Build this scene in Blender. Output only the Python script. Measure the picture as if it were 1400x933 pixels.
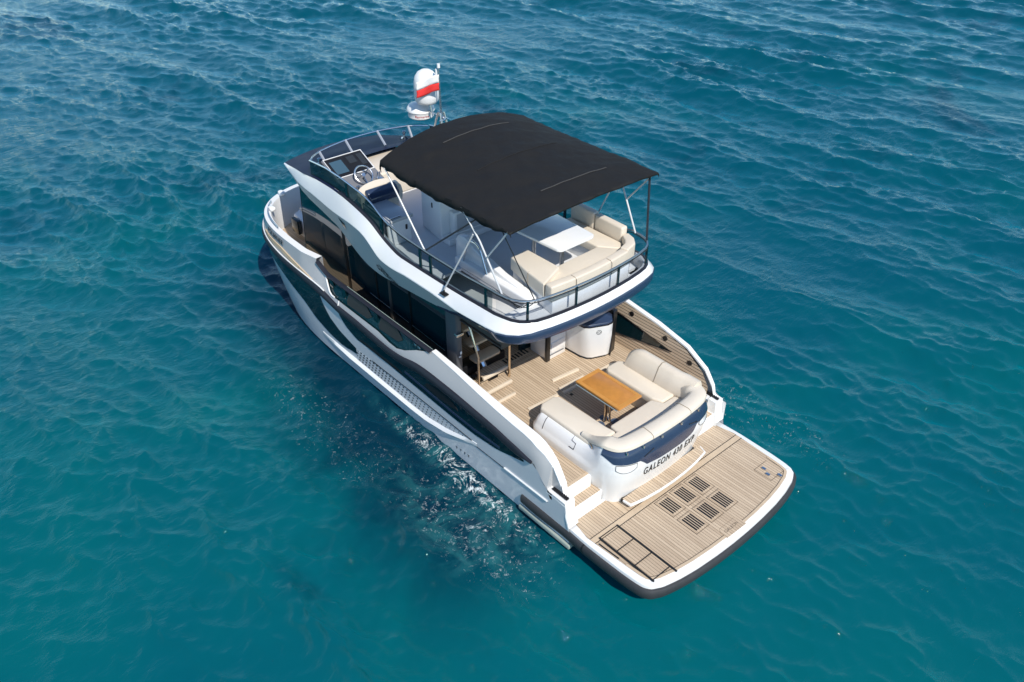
import bpy, bmesh, math, random
import numpy as np
from mathutils import Vector, Matrix

random.seed(7); np.random.seed(7)
for o in list(bpy.data.objects): bpy.data.objects.remove(o, do_unlink=True)
scene = bpy.context.scene
C = scene.collection

# ------------------------------------------------------------------ camera, sky, sun, exposure
CAM = np.array([-4.58643971, 9.00780776, 10.8157466])
yaw, pit, rol, FOC = -0.721882348, 0.610793008, 0.00448294538, 1152.65309
def cam_axes():
    cy, sy, cp, sp = math.cos(yaw), math.sin(yaw), math.cos(pit), math.sin(pit)
    f = Vector((cy*cp, sy*cp, -sp)); r = Vector((sy, -cy, 0)); u = r.cross(f)
    c, s = math.cos(rol), math.sin(rol)
    return c*r + s*u, -s*r + c*u, f
R_, U_, F_ = cam_axes()
cd = bpy.data.cameras.new('camera'); cam = bpy.data.objects.new('camera', cd); C.objects.link(cam)
m = Matrix((R_, U_, -F_)).transposed().to_4x4(); m.translation = Vector(CAM); cam.matrix_world = m
cd.sensor_width = 36; cd.lens = FOC/1400*36; cd.clip_end = 20000; cd.clip_start = 0.1
scene.camera = cam

SUN_EL, SUN_OFF = math.radians(47), math.radians(14)      # sun astern, a little to port
to_sun = Vector((-math.cos(SUN_EL)*math.cos(SUN_OFF), math.cos(SUN_EL)*math.sin(SUN_OFF), math.sin(SUN_EL)))
w = bpy.data.worlds.new('World'); scene.world = w; w.use_nodes = True
nt = w.node_tree; bg = nt.nodes['Background']
sky = nt.nodes.new('ShaderNodeTexSky'); sky.sky_type = 'NISHITA'; sky.sun_disc = False
sky.sun_elevation = SUN_EL; sky.sun_rotation = math.atan2(to_sun.x, to_sun.y)
sky.air_density = 1.0; sky.dust_density = 0.0; sky.ozone_density = 1.2
tint = nt.nodes.new('ShaderNodeMix'); tint.data_type = 'RGBA'; tint.blend_type = 'MULTIPLY'; tint.inputs['Factor'].default_value = 1
tint.inputs['B'].default_value = (.84, .96, 1.05, 1)          # clear, deep blue summer sky
nt.links.new(sky.outputs[0], tint.inputs['A']); nt.links.new(tint.outputs['Result'], bg.inputs[0]); bg.inputs[1].default_value = 0.14
ld = bpy.data.lights.new('sun', 'SUN'); ld.energy = 4.6; ld.angle = math.radians(0.5); ld.color = (1, 0.945, 0.86)
lo = bpy.data.objects.new('sun', ld); C.objects.link(lo); lo.rotation_euler = to_sun.to_track_quat('Z', 'Y').to_euler()
lo.location = (-30, 10, 40)
scene.view_settings.view_transform = 'Standard'; scene.view_settings.look = 'None'
scene.view_settings.exposure = 0.08; scene.view_settings.gamma = 1
scene.cycles.caustics_reflective = False; scene.cycles.caustics_refractive = False; scene.cycles.sample_clamp_indirect = 6

# ------------------------------------------------------------------ materials
def mat(name, col, rough=.5, metal=0, coat=0, spec=.5, noise=0, nscale=6, bump=0, bscale=60, alpha=1, ior=1.5, coat_r=.05):
    M = bpy.data.materials.new(name); M.use_nodes = True
    n = M.node_tree.nodes; L = M.node_tree.links; p = n['Principled BSDF']
    p.inputs['Base Color'].default_value = (*col, 1); p.inputs['Roughness'].default_value = rough
    p.inputs['Metallic'].default_value = metal; p.inputs['Coat Weight'].default_value = coat
    p.inputs['Coat Roughness'].default_value = coat_r
    p.inputs['Specular IOR Level'].default_value = spec; p.inputs['IOR'].default_value = ior
    p.inputs['Alpha'].default_value = alpha
    tc = n.new('ShaderNodeTexCoord')
    if noise:
        t = n.new('ShaderNodeTexNoise'); t.inputs['Scale'].default_value = nscale; t.inputs['Detail'].default_value = 6
        L.new(tc.outputs['Object'], t.inputs['Vector'])
        mx = n.new('ShaderNodeMix'); mx.data_type = 'RGBA'
        mx.inputs['A'].default_value = (*[c*(1-noise) for c in col], 1); mx.inputs['B'].default_value = (*[min(1, c*(1+noise)) for c in col], 1)
        L.new(t.outputs['Fac'], mx.inputs['Factor']); L.new(mx.outputs['Result'], p.inputs['Base Color'])
        rr = n.new('ShaderNodeMapRange'); rr.inputs['To Min'].default_value = rough*.8; rr.inputs['To Max'].default_value = min(1, rough*1.25)
        L.new(t.outputs['Fac'], rr.inputs['Value']); L.new(rr.outputs[0], p.inputs['Roughness'])
    if bump:
        t = n.new('ShaderNodeTexNoise'); t.inputs['Scale'].default_value = bscale; t.inputs['Detail'].default_value = 4
        L.new(tc.outputs['Object'], t.inputs['Vector'])
        b = n.new('ShaderNodeBump'); b.inputs['Strength'].default_value = bump; b.inputs['Distance'].default_value = .02
        L.new(t.outputs['Fac'], b.inputs['Height']); L.new(b.outputs[0], p.inputs['Normal'])
    return M

def teak(name, a, b, pitch=.055, axis='Y', caulk=(.03, .022, .016), cw=.11, rough=.62):
    M = bpy.data.materials.new(name); M.use_nodes = True
    n = M.node_tree.nodes; L = M.node_tree.links; p = n['Principled BSDF']
    tc = n.new('ShaderNodeTexCoord'); sp = n.new('ShaderNodeSeparateXYZ'); L.new(tc.outputs['Object'], sp.inputs[0])
    d = n.new('ShaderNodeMath'); d.operation = 'DIVIDE'; L.new(sp.outputs[axis], d.inputs[0]); d.inputs[1].default_value = pitch
    fr = n.new('ShaderNodeMath'); fr.operation = 'FRACT'; L.new(d.outputs[0], fr.inputs[0])
    fl = n.new('ShaderNodeMath'); fl.operation = 'FLOOR'; L.new(d.outputs[0], fl.inputs[0])
    lt = n.new('ShaderNodeMath'); lt.operation = 'LESS_THAN'; L.new(fr.outputs[0], lt.inputs[0]); lt.inputs[1].default_value = cw
    wn = n.new('ShaderNodeTexWhiteNoise'); wn.noise_dimensions = '1D'; L.new(fl.outputs[0], wn.inputs['W'])
    ma = n.new('ShaderNodeMapping'); L.new(tc.outputs['Object'], ma.inputs[0])
    ma.inputs['Scale'].default_value = (1.2, 26, 6) if axis == 'Y' else ((26, 1.2, 6) if axis == 'X' else (1.2, 6, 26))
    no = n.new('ShaderNodeTexNoise'); no.inputs['Scale'].default_value = 2.2; no.inputs['Detail'].default_value = 6; L.new(ma.outputs[0], no.inputs['Vector'])
    big = n.new('ShaderNodeTexNoise'); big.inputs['Scale'].default_value = .9; big.inputs['Detail'].default_value = 4; L.new(tc.outputs['Object'], big.inputs['Vector'])
    add = n.new('ShaderNodeMath'); add.operation = 'MULTIPLY_ADD'; L.new(wn.outputs['Value'], add.inputs[0]); add.inputs[1].default_value = .5; L.new(no.outputs['Fac'], add.inputs[2])
    ad2 = n.new('ShaderNodeMath'); ad2.operation = 'MULTIPLY_ADD'; L.new(big.outputs['Fac'], ad2.inputs[0]); ad2.inputs[1].default_value = .7; L.new(add.outputs[0], ad2.inputs[2])
    mr = n.new('ShaderNodeMapRange'); L.new(ad2.outputs[0], mr.inputs[0]); mr.inputs[1].default_value = .55; mr.inputs[2].default_value = 1.55
    mx = n.new('ShaderNodeMix'); mx.data_type = 'RGBA'; L.new(mr.outputs[0], mx.inputs['Factor'])
    mx.inputs['A'].default_value = (*a, 1); mx.inputs['B'].default_value = (*b, 1)
    m2 = n.new('ShaderNodeMix'); m2.data_type = 'RGBA'; L.new(lt.outputs[0], m2.inputs['Factor'])
    L.new(mx.outputs['Result'], m2.inputs['A']); m2.inputs['B'].default_value = (*caulk, 1)
    L.new(m2.outputs['Result'], p.inputs['Base Color']); p.inputs['Roughness'].default_value = rough
    p.inputs['Specular IOR Level'].default_value = .3
    return M

def glass(name, col, fac, rough=.02, tint=(.8, .84, .88)):
    """tinted pane: part see-through, part dark glossy"""
    M = bpy.data.materials.new(name); M.use_nodes = True
    n = M.node_tree.nodes; L = M.node_tree.links; p = n['Principled BSDF']
    p.inputs['Base Color'].default_value = (*col, 1); p.inputs['Roughness'].default_value = rough
    p.inputs['Specular IOR Level'].default_value = .6
    tr = n.new('ShaderNodeBsdfTransparent'); tr.inputs[0].default_value = (*tint, 1)
    mx = n.new('ShaderNodeMixShader'); mx.inputs[0].default_value = fac
    L.new(tr.outputs[0], mx.inputs[1]); L.new(p.outputs[0], mx.inputs[2])
    L.new(mx.outputs[0], n['Material Output'].inputs[0])
    return M

MT = dict(
 white=mat('white_gelcoat', (.80, .80, .79), .22, coat=.4, noise=.025, nscale=3),
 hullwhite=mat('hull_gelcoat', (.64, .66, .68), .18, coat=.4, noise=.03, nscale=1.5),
 grey=mat('grey_gelcoat', (.46, .47, .48), .3, coat=.3, noise=.03),
 navy=mat('navy_paint', (.026, .042, .085), .24, coat=.6, noise=.12, nscale=2),
 navyroof=mat('navy_roof', (.009, .014, .044), .5, coat=0, spec=.22, noise=.12, nscale=2),
 rub=mat('rubber_strake', (.017, .019, .028), .45, noise=.25, nscale=9),
 fender=mat('fender_rubber', (.038, .039, .042), .55, noise=.25, nscale=7),
 black=mat('black_trim', (.012, .012, .013), .35, noise=.2),
 dglass=mat('dark_glass', (.005, .026, .033), .025, spec=.75, noise=.2, nscale=2),
 tglass=mat('teal_glass', (.003, .018, .024), .03, spec=.7, noise=.25, nscale=2),
 teak=teak('teak_deck', (.40, .30, .205), (.60, .475, .34), cw=.095),
 teakx=teak('teak_deck_cross', (.50, .38, .26), (.66, .53, .38), axis='X', pitch=.05),
 teakm=mat('teak_margin', (.54, .42, .29), .6, noise=.12, nscale=9),
 teakz=teak('teak_cladding', (.50, .38, .27), (.70, .56, .41), axis='Z', pitch=.062, cw=.17), rib=mat('rib_teak', (.66, .565, .44), .6, noise=.08),
 cream=mat('cream_vinyl', (.70, .62, .51), .5, noise=.05, nscale=4, bump=.12, bscale=28),
 cream2=mat('cream_vinyl_seat', (.71, .635, .525), .5, noise=.05, nscale=4, bump=.12, bscale=26),
 seam=mat('seam_thread', (.30, .25, .19), .8),
 canvas=mat('black_canvas', (.0095, .009, .0085), .74, noise=.2, nscale=3, bump=1.0, bscale=4.5, spec=.32),
 canvas2=mat('canvas_seam', (.045, .043, .040), .8),
 pole=mat('pole_steel', (.55, .56, .57), .38, coat=.3, noise=.06), steel=mat('polished_steel', (.72, .73, .74), .22, metal=1, noise=.08),
 bronze=mat('warm_steel', (.75, .62, .48), .18, metal=1, noise=.08),
 wood=mat('varnished_teak', (.50, .215, .045), .3, coat=.3, noise=.22, nscale=9),
 wood2=mat('varnished_border', (.56, .26, .06), .3, coat=.3, noise=.15, nscale=12),
 floor=mat('nonskid_floor', (.68, .69, .70), .6, noise=.05, nscale=5, bump=.1, bscale=120),
 dash=mat('dash_vinyl', (.17, .175, .19), .5, noise=.1),
 screen=mat('display_screen', (.05, .10, .14), .08, spec=.6),
 red=mat('flag_red', (.75, .035, .03), .75, noise=.1, nscale=8),
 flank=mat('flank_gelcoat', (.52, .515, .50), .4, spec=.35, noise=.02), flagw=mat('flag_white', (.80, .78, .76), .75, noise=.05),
 radome=mat('radome_white', (.78, .78, .77), .3, noise=.03),
 letter=mat('letter_black', (.015, .015, .018), .4),
 redtxt=mat('letter_red', (.35, .03, .04), .5),
 greycloth=mat('grey_letter', (.16, .13, .10), .6),
 fglass=glass('tinted_screen_glass', (.004, .022, .026), .72, tint=(.30, .42, .46)), sglass=glass('smoked_screen_glass', (.01, .03, .04), .16, tint=(.50, .58, .62)),
 aglass=glass('clear_screen_glass', (.03, .045, .055), .06, tint=(.86, .89, .92)),
 interior=mat('interior_dark', (.06, .054, .048), .6, noise=.2),
 beige=mat('beige_grip', (.55, .43, .28), .6, noise=.12),
)

# ------------------------------------------------------------------ object helpers
def empty(name, loc, label, cat, group=None, rz=0):
    o = bpy.data.objects.new(name, None); C.objects.link(o); o.location = loc; o.rotation_euler[2] = rz
    o.empty_display_size = .2
    o['label'] = label; o['category'] = cat
    if group: o['group'] = group
    return o
def wloc(o):
    v = Vector((0, 0, 0))
    while o is not None: v = v + o.location; o = o.parent
    return v
class MB:
    def __init__(s): s.v = []; s.f = []
    def add(s, vs, fs):
        k = len(s.v); s.v += [tuple(v) for v in vs]; s.f += [tuple(i+k for i in f) for f in fs]; return s
    def grid(s, rows, close=False):
        n = len(rows[0]); vs = [p for r in rows for p in r]; fs = []
        for i in range(len(rows)-1):
            for j in range(n if close else n-1):
                j2 = (j+1) % n
                fs.append((i*n+j, i*n+j2, (i+1)*n+j2, (i+1)*n+j))
        return s.add(vs, fs)
    def poly(s, pts): return s.add(pts, [tuple(range(len(pts)))])
    def prism(s, pts, z0, z1, bev=0, seg=2):
        """plan polygon from z0 to z1"""
        bm = bmesh.new()
        lo = [bm.verts.new((x, y, z0)) for x, y in pts]; hi = [bm.verts.new((x, y, z1)) for x, y in pts]
        n = len(pts); bm.faces.new(lo[::-1]); bm.faces.new(hi)
        for i in range(n): bm.faces.new((lo[i], lo[(i+1) % n], hi[(i+1) % n], hi[i]))
        return s.bm(bm, bev, seg)
    def sprism(s, pts, y0, y1, bev=0, seg=2):
        """side profile (x,z) from y0 to y1"""
        bm = bmesh.new()
        lo = [bm.verts.new((x, y0, z)) for x, z in pts]; hi = [bm.verts.new((x, y1, z)) for x, z in pts]
        n = len(pts); bm.faces.new(lo); bm.faces.new(hi[::-1])
        for i in range(n): bm.faces.new((lo[(i+1) % n], lo[i], hi[i], hi[(i+1) % n]))
        return s.bm(bm, bev, seg)
    def bm(s, bm, bev=0, seg=2):
        bmesh.ops.recalc_face_normals(bm, faces=bm.faces)
        if bev: bmesh.ops.bevel(bm, geom=list(bm.edges), offset=bev, segments=seg, profile=.5, affect='EDGES', clamp_overlap=True)
        bm.verts.index_update()
        s.add([v.co[:] for v in bm.verts], [[v.index for v in f.verts] for f in bm.faces]); bm.free(); return s
    def box(s, x0, x1, y0, y1, z0, z1, bev=0, seg=2):
        return s.prism([(x0, y0), (x1, y0), (x1, y1), (x0, y1)], z0, z1, bev, seg)
    def tube(s, pts, r, n=8, caps=True):
        pts = [Vector(p) for p in pts]; rows = []
        up = None
        for i, p in enumerate(pts):
            t = ((pts[min(i+1, len(pts)-1)]-p).normalized() + (p-pts[max(i-1, 0)]).normalized()).normalized()
            if up is None:
                up = Vector((0, 0, 1)) if abs(t.z) < .9 else Vector((1, 0, 0))
            a = t.cross(up).normalized(); b = a.cross(t).normalized(); up = b
            rr = r[i] if isinstance(r, (list, tuple)) else r
            rows.append([p + rr*(math.cos(q)*a + math.sin(q)*b) for q in [2*math.pi*k/n for k in range(n)]])
        k = len(s.v); s.grid(rows, True)
        if caps: s.f += [tuple(k+j for j in range(n)), tuple(k+(len(rows)-1)*n+j for j in range(n-1, -1, -1))]
        return s
    def lathe(s, c, prof, n=32):
        rows = [[(c[0]+r*math.cos(a), c[1]+r*math.sin(a), c[2]+z) for a in [2*math.pi*k/n for k in range(n)]] for r, z in prof]
        return s.grid(rows, True)
    def sweep(s, path, sec, closed_sec=True):
        """section (out,z) swept along plan path [(x,y,z)], out = left-hand normal"""
        rows = []
        for i, p in enumerate(path):
            a = path[max(i-1, 0)]; b = path[min(i+1, len(path)-1)]
            t = Vector((b[0]-a[0], b[1]-a[1])).normalized(); nx, ny = -t.y, t.x
            rows.append([(p[0]+nx*o, p[1]+ny*o, p[2]+z) for o, z in sec])
        k = len(s.v); s.grid(rows, closed_sec)
        if closed_sec:
            n = len(sec); s.f += [tuple(k+j for j in range(n)), tuple(k+(len(rows)-1)*n+j for j in range(n-1, -1, -1))]
        return s
    def build(s, name, m, parent=None, smooth=40, label=None):
        off = wloc(parent) if parent else Vector((0, 0, 0))
        me = bpy.data.meshes.new(name); me.from_pydata([tuple(Vector(v)-off) for v in s.v], [], s.f)
        bm = bmesh.new(); bm.from_mesh(me); bmesh.ops.remove_doubles(bm, verts=bm.verts, dist=1e-5)
        bmesh.ops.recalc_face_normals(bm, faces=bm.faces); bm.to_mesh(me); bm.free()
        me.materials.append(MT[m] if isinstance(m, str) else m)
        if smooth:
            me.polygons.foreach_set('use_smooth', [True]*len(me.polygons)); me.set_sharp_from_angle(angle=math.radians(smooth))
        o = bpy.data.objects.new(name, me); C.objects.link(o)
        if parent: o.parent = parent
        if label: o['label'] = label
        return o
def build_each(mb, name, m, parent=None, **k):
    """one object per connected piece"""
    bm = bmesh.new(); vs = [bm.verts.new(v) for v in mb.v]
    for f in mb.f:
        try: bm.faces.new([vs[i] for i in f])
        except ValueError: pass
    bmesh.ops.remove_doubles(bm, verts=bm.verts, dist=1e-5); bm.verts.index_update(); bm.faces.ensure_lookup_table()
    seen = set(); out = []
    for f0 in bm.faces:
        if f0.index in seen: continue
        st_ = [f0]; seen.add(f0.index); comp = []
        while st_:
            f = st_.pop(); comp.append(f)
            for v in f.verts:
                for g in v.link_faces:
                    if g.index not in seen: seen.add(g.index); st_.append(g)
        idx = {}; b = MB(); fs = []
        for f in comp:
            fs.append([idx.setdefault(v.index, len(idx)) for v in f.verts])
        pos = {v.index: v.co[:] for f in comp for v in f.verts}
        b.add([pos[i] for i in idx], fs); out.append(b.build(name, m, parent, **k))
    bm.free(); return out
def tag(o, label, cat, group=None):
    o['label'] = label; o['category'] = cat
    if group: o['group'] = group
    return o
def arc(cx, cy, r, a0, a1, n=6):
    return [(cx+r*math.cos(math.radians(a0+(a1-a0)*k/n)), cy+r*math.sin(math.radians(a0+(a1-a0)*k/n))) for k in range(n+1)]
def rrect(x0, x1, y0, y1, r, n=5):
    return arc(x1-r, y1-r, r, 0, 90, n)+arc(x0+r, y1-r, r, 90, 180, n)+arc(x0+r, y0+r, r, 180, 270, n)+arc(x1-r, y0+r, r, 270, 360, n)
def ip(xs, zs): return lambda x: float(np.interp(x, xs, zs))
def smooth_ip(xs, zs):
    xs = np.array(xs, float); zs = np.array(zs, float)
    g = np.linspace(xs[0], xs[-1], 400); v = np.interp(g, xs, zs)
    k = np.ones(13)/13; p = np.pad(v, 6, mode='edge'); v = np.convolve(p, k, 'valid')
    return lambda x: float(np.interp(x, g, v))
def curve_smooth(pts, n=8):
    """Catmull-Rom through points"""
    P = [Vector(p) for p in pts]; out = []
    for i in range(len(P)-1):
        p0, p1, p2, p3 = P[max(i-1, 0)], P[i], P[i+1], P[min(i+2, len(P)-1)]
        for k in range(n):
            t = k/n
            out.append(.5*((2*p1)+(p2-p0)*t+(2*p0-5*p1+4*p2-p3)*t*t+(3*p1-p0-3*p2+p3)*t**3))
    out.append(P[-1]); return out
def text_mesh(txt, size, shear=0, spacing=1.0, ext=.003, bold=0):
    cu = bpy.data.curves.new('t', 'FONT'); cu.body = txt; cu.size = size; cu.shear = shear; cu.space_character = spacing
    cu.align_x = 'CENTER'; cu.align_y = 'CENTER'; cu.extrude = ext; cu.resolution_u = 4; cu.offset = bold
    ob = bpy.data.objects.new('t', cu); C.objects.link(ob)
    dg = bpy.context.evaluated_depsgraph_get(); ev = ob.evaluated_get(dg); me = ev.to_mesh()
    vs = [v.co.copy() for v in me.vertices]; fs = [tuple(p.vertices) for p in me.polygons]
    ev.to_mesh_clear(); bpy.data.objects.remove(ob); bpy.data.curves.remove(cu)
    return vs, fs
def text(name, txt, size, fn, m, parent, label=None, **k):
    vs, fs = text_mesh(txt, size, **k); b = MB(); b.add([fn(v) for v in vs], fs); return b.build(name, m, parent, smooth=0, label=label)

# ------------------------------------------------------------------ sea
def sea():
    rng = np.random.RandomState(3)
    yaw0 = yaw
    dense = np.linspace(-1.2, 1.2, 1300); rest = np.linspace(1.2, 2*math.pi-1.2, 90)[1:-1]
    ang = np.concatenate([dense, rest]) + yaw0
    rad = np.concatenate([[0.5, 1.5, 2.6], np.exp(np.linspace(math.log(3.6), math.log(90), 760)), np.exp(np.linspace(math.log(90), math.log(9000), 60))[1:]])
    A, Rr = np.meshgrid(ang, rad); X = CAM[0]+Rr*np.cos(A); Y = CAM[1]+Rr*np.sin(A)
    Z = np.zeros_like(X); DX = np.zeros_like(X); DY = np.zeros_like(X)
    wind = math.radians(-84)
    n = 230
    lam = np.exp(rng.uniform(math.log(.22), math.log(8.0), n))
    th = wind + rng.normal(0, 1, n)*np.interp(lam, [.3, 1.2, 3, 9], [.55, .42, .24, .16]); ph = rng.uniform(0, 2*math.pi, n)
    # slow modulation so that the chop is patchy
    mod = .72+.35*np.sin(.21*X+.13*Y+1)*np.sin(.17*Y-.09*X+.4)+.2*np.sin(.47*X-.31*Y)
    for l, t, p in zip(lam, th, ph):
        k = 2*math.pi/l
        a = .0058*l**.64
        if l > 4: a *= (4/l)**.3
        arg = k*(X*math.cos(t)+Y*math.sin(t))+p
        fade = np.clip((l*170-Rr)/(l*60), 0, 1)
        s = np.sin(arg); Z += a*fade*s*mod
        c = np.cos(arg)*a*fade*.72; DX += c*math.cos(t); DY += c*math.sin(t)
    X2 = X+DX; Y2 = Y+DY
    nr, na = X.shape
    V = np.stack([X2, Y2, Z-.02], -1).reshape(-1, 3)
    i = np.arange(nr-1)[:, None]; j = np.arange(na)[None, :]; j2 = (j+1) % na
    Fq = np.stack([i*na+j, i*na+j2, (i+1)*na+j2, (i+1)*na+j], -1).reshape(-1, 4)
    me = bpy.data.meshes.new('sea')
    me.vertices.add(len(V)+1); me.vertices.foreach_set('co', np.concatenate([V.ravel(), [CAM[0], CAM[1], 0]]))
    tri = np.stack([np.arange(na), (np.arange(na)+1) % na, np.full(na, len(V))], -1)
    nl = Fq.size+tri.size
    me.loops.add(nl); me.loops.foreach_set('vertex_index', np.concatenate([Fq.ravel(), tri.ravel()]).astype(np.int32))
    me.polygons.add(len(Fq)+len(tri))
    me.polygons.foreach_set('loop_start', np.concatenate([np.arange(len(Fq))*4, Fq.size+np.arange(len(tri))*3]).astype(np.int32))
    me.update(calc_edges=True); me.validate()
    me.polygons.foreach_set('use_smooth', [True]*len(me.polygons))
    o = bpy.data.objects.new('sea', me); C.objects.link(o); o['kind'] = 'structure'
    # material
    M = bpy.data.materials.new('sea_water'); M.use_nodes = True
    nn = M.node_tree.nodes; L = M.node_tree.links; p = nn['Principled BSDF']
    ge = nn.new('ShaderNodeNewGeometry')
    def N(t, **kw):
        q = nn.new(t)
        for a, b in kw.items(): setattr(q, a, b)
        return q
    def noise(scale, detail, rough=.5, dist=0, mapscale=None, off=None, rotz=0):
        t = N('ShaderNodeTexNoise'); t.inputs['Scale'].default_value = scale; t.inputs['Detail'].default_value = detail
        t.inputs['Roughness'].default_value = rough; t.inputs['Distortion'].default_value = dist
        mp = N('ShaderNodeMapping'); mp.inputs['Rotation'].default_value = (0, 0, rotz)
        if mapscale: mp.inputs['Scale'].default_value = mapscale
        if off: mp.inputs['Location'].default_value = off
        L.new(ge.outputs['Position'], mp.inputs[0]); L.new(mp.outputs[0], t.inputs['Vector']); return t.outputs['Fac']
    def mth(op, a, b=None, c=None):
        q = N('ShaderNodeMath', operation=op)
        for k, x in enumerate((a, b, c)):
            if x is None: continue
            if isinstance(x, (int, float)): q.inputs[k].default_value = x
            else: L.new(x, q.inputs[k])
        return q.outputs[0]
    def mr(v, a, b, c=0, d=1, sm=True):
        q = N('ShaderNodeMapRange'); q.interpolation_type = 'SMOOTHSTEP' if sm else 'LINEAR'
        L.new(v, q.inputs[0]); q.inputs[1].default_value = a; q.inputs[2].default_value = b; q.inputs[3].default_value = c; q.inputs[4].default_value = d
        return q.outputs[0]
    def mix(f, a, b):
        q = N('ShaderNodeMix', data_type='RGBA'); L.new(f, q.inputs['Factor'])
        for nm, x in (('A', a), ('B', b)):
            if isinstance(x, tuple): q.inputs[nm].default_value = (*x, 1)
            else: L.new(x, q.inputs[nm])
        return q.outputs['Result']
    sx = N('ShaderNodeSeparateXYZ'); L.new(ge.outputs['Position'], sx.inputs[0]); PX, PY, PZ = sx.outputs
    # depth of the sea bed: shallow and green near the stern, deeper and bluer ahead
    big = noise(.055, 4, .55, .6); med = noise(.2, 6, .55, .8, off=(3, 9, 0))
    ahead = mth('ADD', mth('MULTIPLY', PX, .017), mth('MULTIPLY', PY, -.008))
    dp = mth('ADD', mth('ADD', ahead, mth('MULTIPLY', big, 1.3)), mth('MULTIPLY', med, .95))
    f1 = mr(dp, .72, 1.6)
    col = mix(f1, SHALLOW, DEEP)
    # random seagrass patches; the port band paints in hull reflection over a darker bed
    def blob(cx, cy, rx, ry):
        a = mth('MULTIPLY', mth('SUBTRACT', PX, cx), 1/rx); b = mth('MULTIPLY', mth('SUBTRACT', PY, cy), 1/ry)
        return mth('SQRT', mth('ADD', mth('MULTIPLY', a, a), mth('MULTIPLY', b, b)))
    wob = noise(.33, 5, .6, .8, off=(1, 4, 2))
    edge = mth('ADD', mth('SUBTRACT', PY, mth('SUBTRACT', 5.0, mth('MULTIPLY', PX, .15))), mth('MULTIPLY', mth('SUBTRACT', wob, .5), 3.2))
    bed_and_reflection = mth('MULTIPLY', mth('MULTIPLY', mr(edge, -1.5, 1.3, .93, 0), mr(mth('ADD', PX, mth('MULTIPLY', wob, 1.5)), 1.6, 4.2)), mth('MULTIPLY', mr(PX, 11, 16, 1, 0), mr(PY, -2, 0)))
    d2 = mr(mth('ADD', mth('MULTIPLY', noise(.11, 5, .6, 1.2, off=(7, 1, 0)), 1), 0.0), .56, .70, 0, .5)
    col = mix(mth('MAXIMUM', bed_and_reflection, d2), col, WEED_AND_REFLECTION)
    # foam along the hull and in the wash
    fo1 = noise(1.9, 9, .72, 1.8); fo2 = noise(11, 6, .72, .8, off=(2, 2, 0))
    streak = mth('SUBTRACT', 1.0, mth('ABSOLUTE', mth('MULTIPLY', mth('SUBTRACT', fo1, .5), 7)))
    z1 = mr(blob(4.4, 2.26, 3.6, .33), .2, 1.3, .78, 0)
    z2 = mr(blob(3.4, 3.0, 3.2, 1.3), .2, 1.2, .54, 0)
    z3 = mr(blob(7.0, 3.4, 5.0, 1.3), .3, 1.1, .42, 0)
    z4 = mr(blob(1.7, -3.2, 3.2, 1.6), .2, 1.1, .45, 0)
    zone = mth('MAXIMUM', mth('MAXIMUM', z1, z2), mth('MAXIMUM', z3, z4))
    fm = mth('MULTIPLY', mr(mth('ADD', mth('ADD', mth('MULTIPLY', streak, .62), mth('MULTIPLY', fo2, 1.1)), mth('MULTIPLY', zone, .55)), 1.40, 1.72), mr(zone, .1, .35))
    speck = mth('MULTIPLY', mr(noise(15, 3, .5, 0, off=(4, 7, 0)), .70, .735), mr(mth('MAXIMUM', mth('MULTIPLY', zone, .6), mr(noise(.35, 3), .58, .8, 0, .45)), .15, .5))
    fm = mth('MAXIMUM', fm, mth('MULTIPLY', speck, .75))
    # pale aerated water round the wash
    aer = mth('MULTIPLY', mr(mth('MAXIMUM', z1, z2), .1, .8, 0, .6), mr(noise(1.1, 6, .65, 1.6, off=(5, 5, 1)), .40, .66))
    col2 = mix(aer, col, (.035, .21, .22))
    h1 = noise(2.6, 6, .62, .35, mapscale=(1.5, .62, 1), rotz=math.radians(82)); h2 = noise(9, 5, .6, .3, mapscale=(1.4, .6, 1), rotz=math.radians(68))
    r1 = mth('SUBTRACT', 1.0, mth('ABSOLUTE', mth('SUBTRACT', mth('MULTIPLY', h1, 2.0), 1.0)))     # peaked little crests
    hh = mth('ADD', mth('MULTIPLY', mth('ADD', mth('MULTIPLY', h1, .6), mth('MULTIPLY', r1, .5)), 1.0), mth('MULTIPLY', h2, .42))
    calm = mr(noise(.16, 4, .55, .6, mapscale=(1.6, .6, 1), off=(8, 3, 0), rotz=math.radians(75)), .36, .64, .6, 1.15)
    hh = mth('MULTIPLY', hh, calm)
    b = N('ShaderNodeBump'); b.inputs['Strength'].default_value = .5; b.inputs['Distance'].default_value = .09
    L.new(hh, b.inputs['Height'])
    up = N('ShaderNodeCombineXYZ'); up.inputs[2].default_value = 1
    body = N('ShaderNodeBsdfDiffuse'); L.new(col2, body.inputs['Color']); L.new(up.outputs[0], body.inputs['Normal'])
    gl = p; gl.inputs['Base Color'].default_value = (0, 0, 0, 1); gl.inputs['Roughness'].default_value = .035; gl.inputs['IOR'].default_value = 1.333; gl.inputs['Specular IOR Level'].default_value = .32
    L.new(b.outputs[0], gl.inputs['Normal'])
    foam = N('ShaderNodeBsdfDiffuse'); foam.inputs['Color'].default_value = (.72, .78, .78, 1); L.new(b.outputs[0], foam.inputs['Normal'])
    m1 = N('ShaderNodeAddShader'); L.new(body.outputs[0], m1.inputs[0]); L.new(gl.outputs[0], m1.inputs[1])
    m2 = N('ShaderNodeMixShader'); L.new(mth('MULTIPLY', fm, .9), m2.inputs[0]); L.new(m1.outputs[0], m2.inputs[1]); L.new(foam.outputs[0], m2.inputs[2])
    L.new(m2.outputs[0], nn['Material Output'].inputs[0])
    me.materials.append(M)
    return o
SHALLOW, DEEP, WEED_AND_REFLECTION = (.0003, .110, .124), (.0003, .074, .112), (.0004, .020, .042)
sea()

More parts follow.
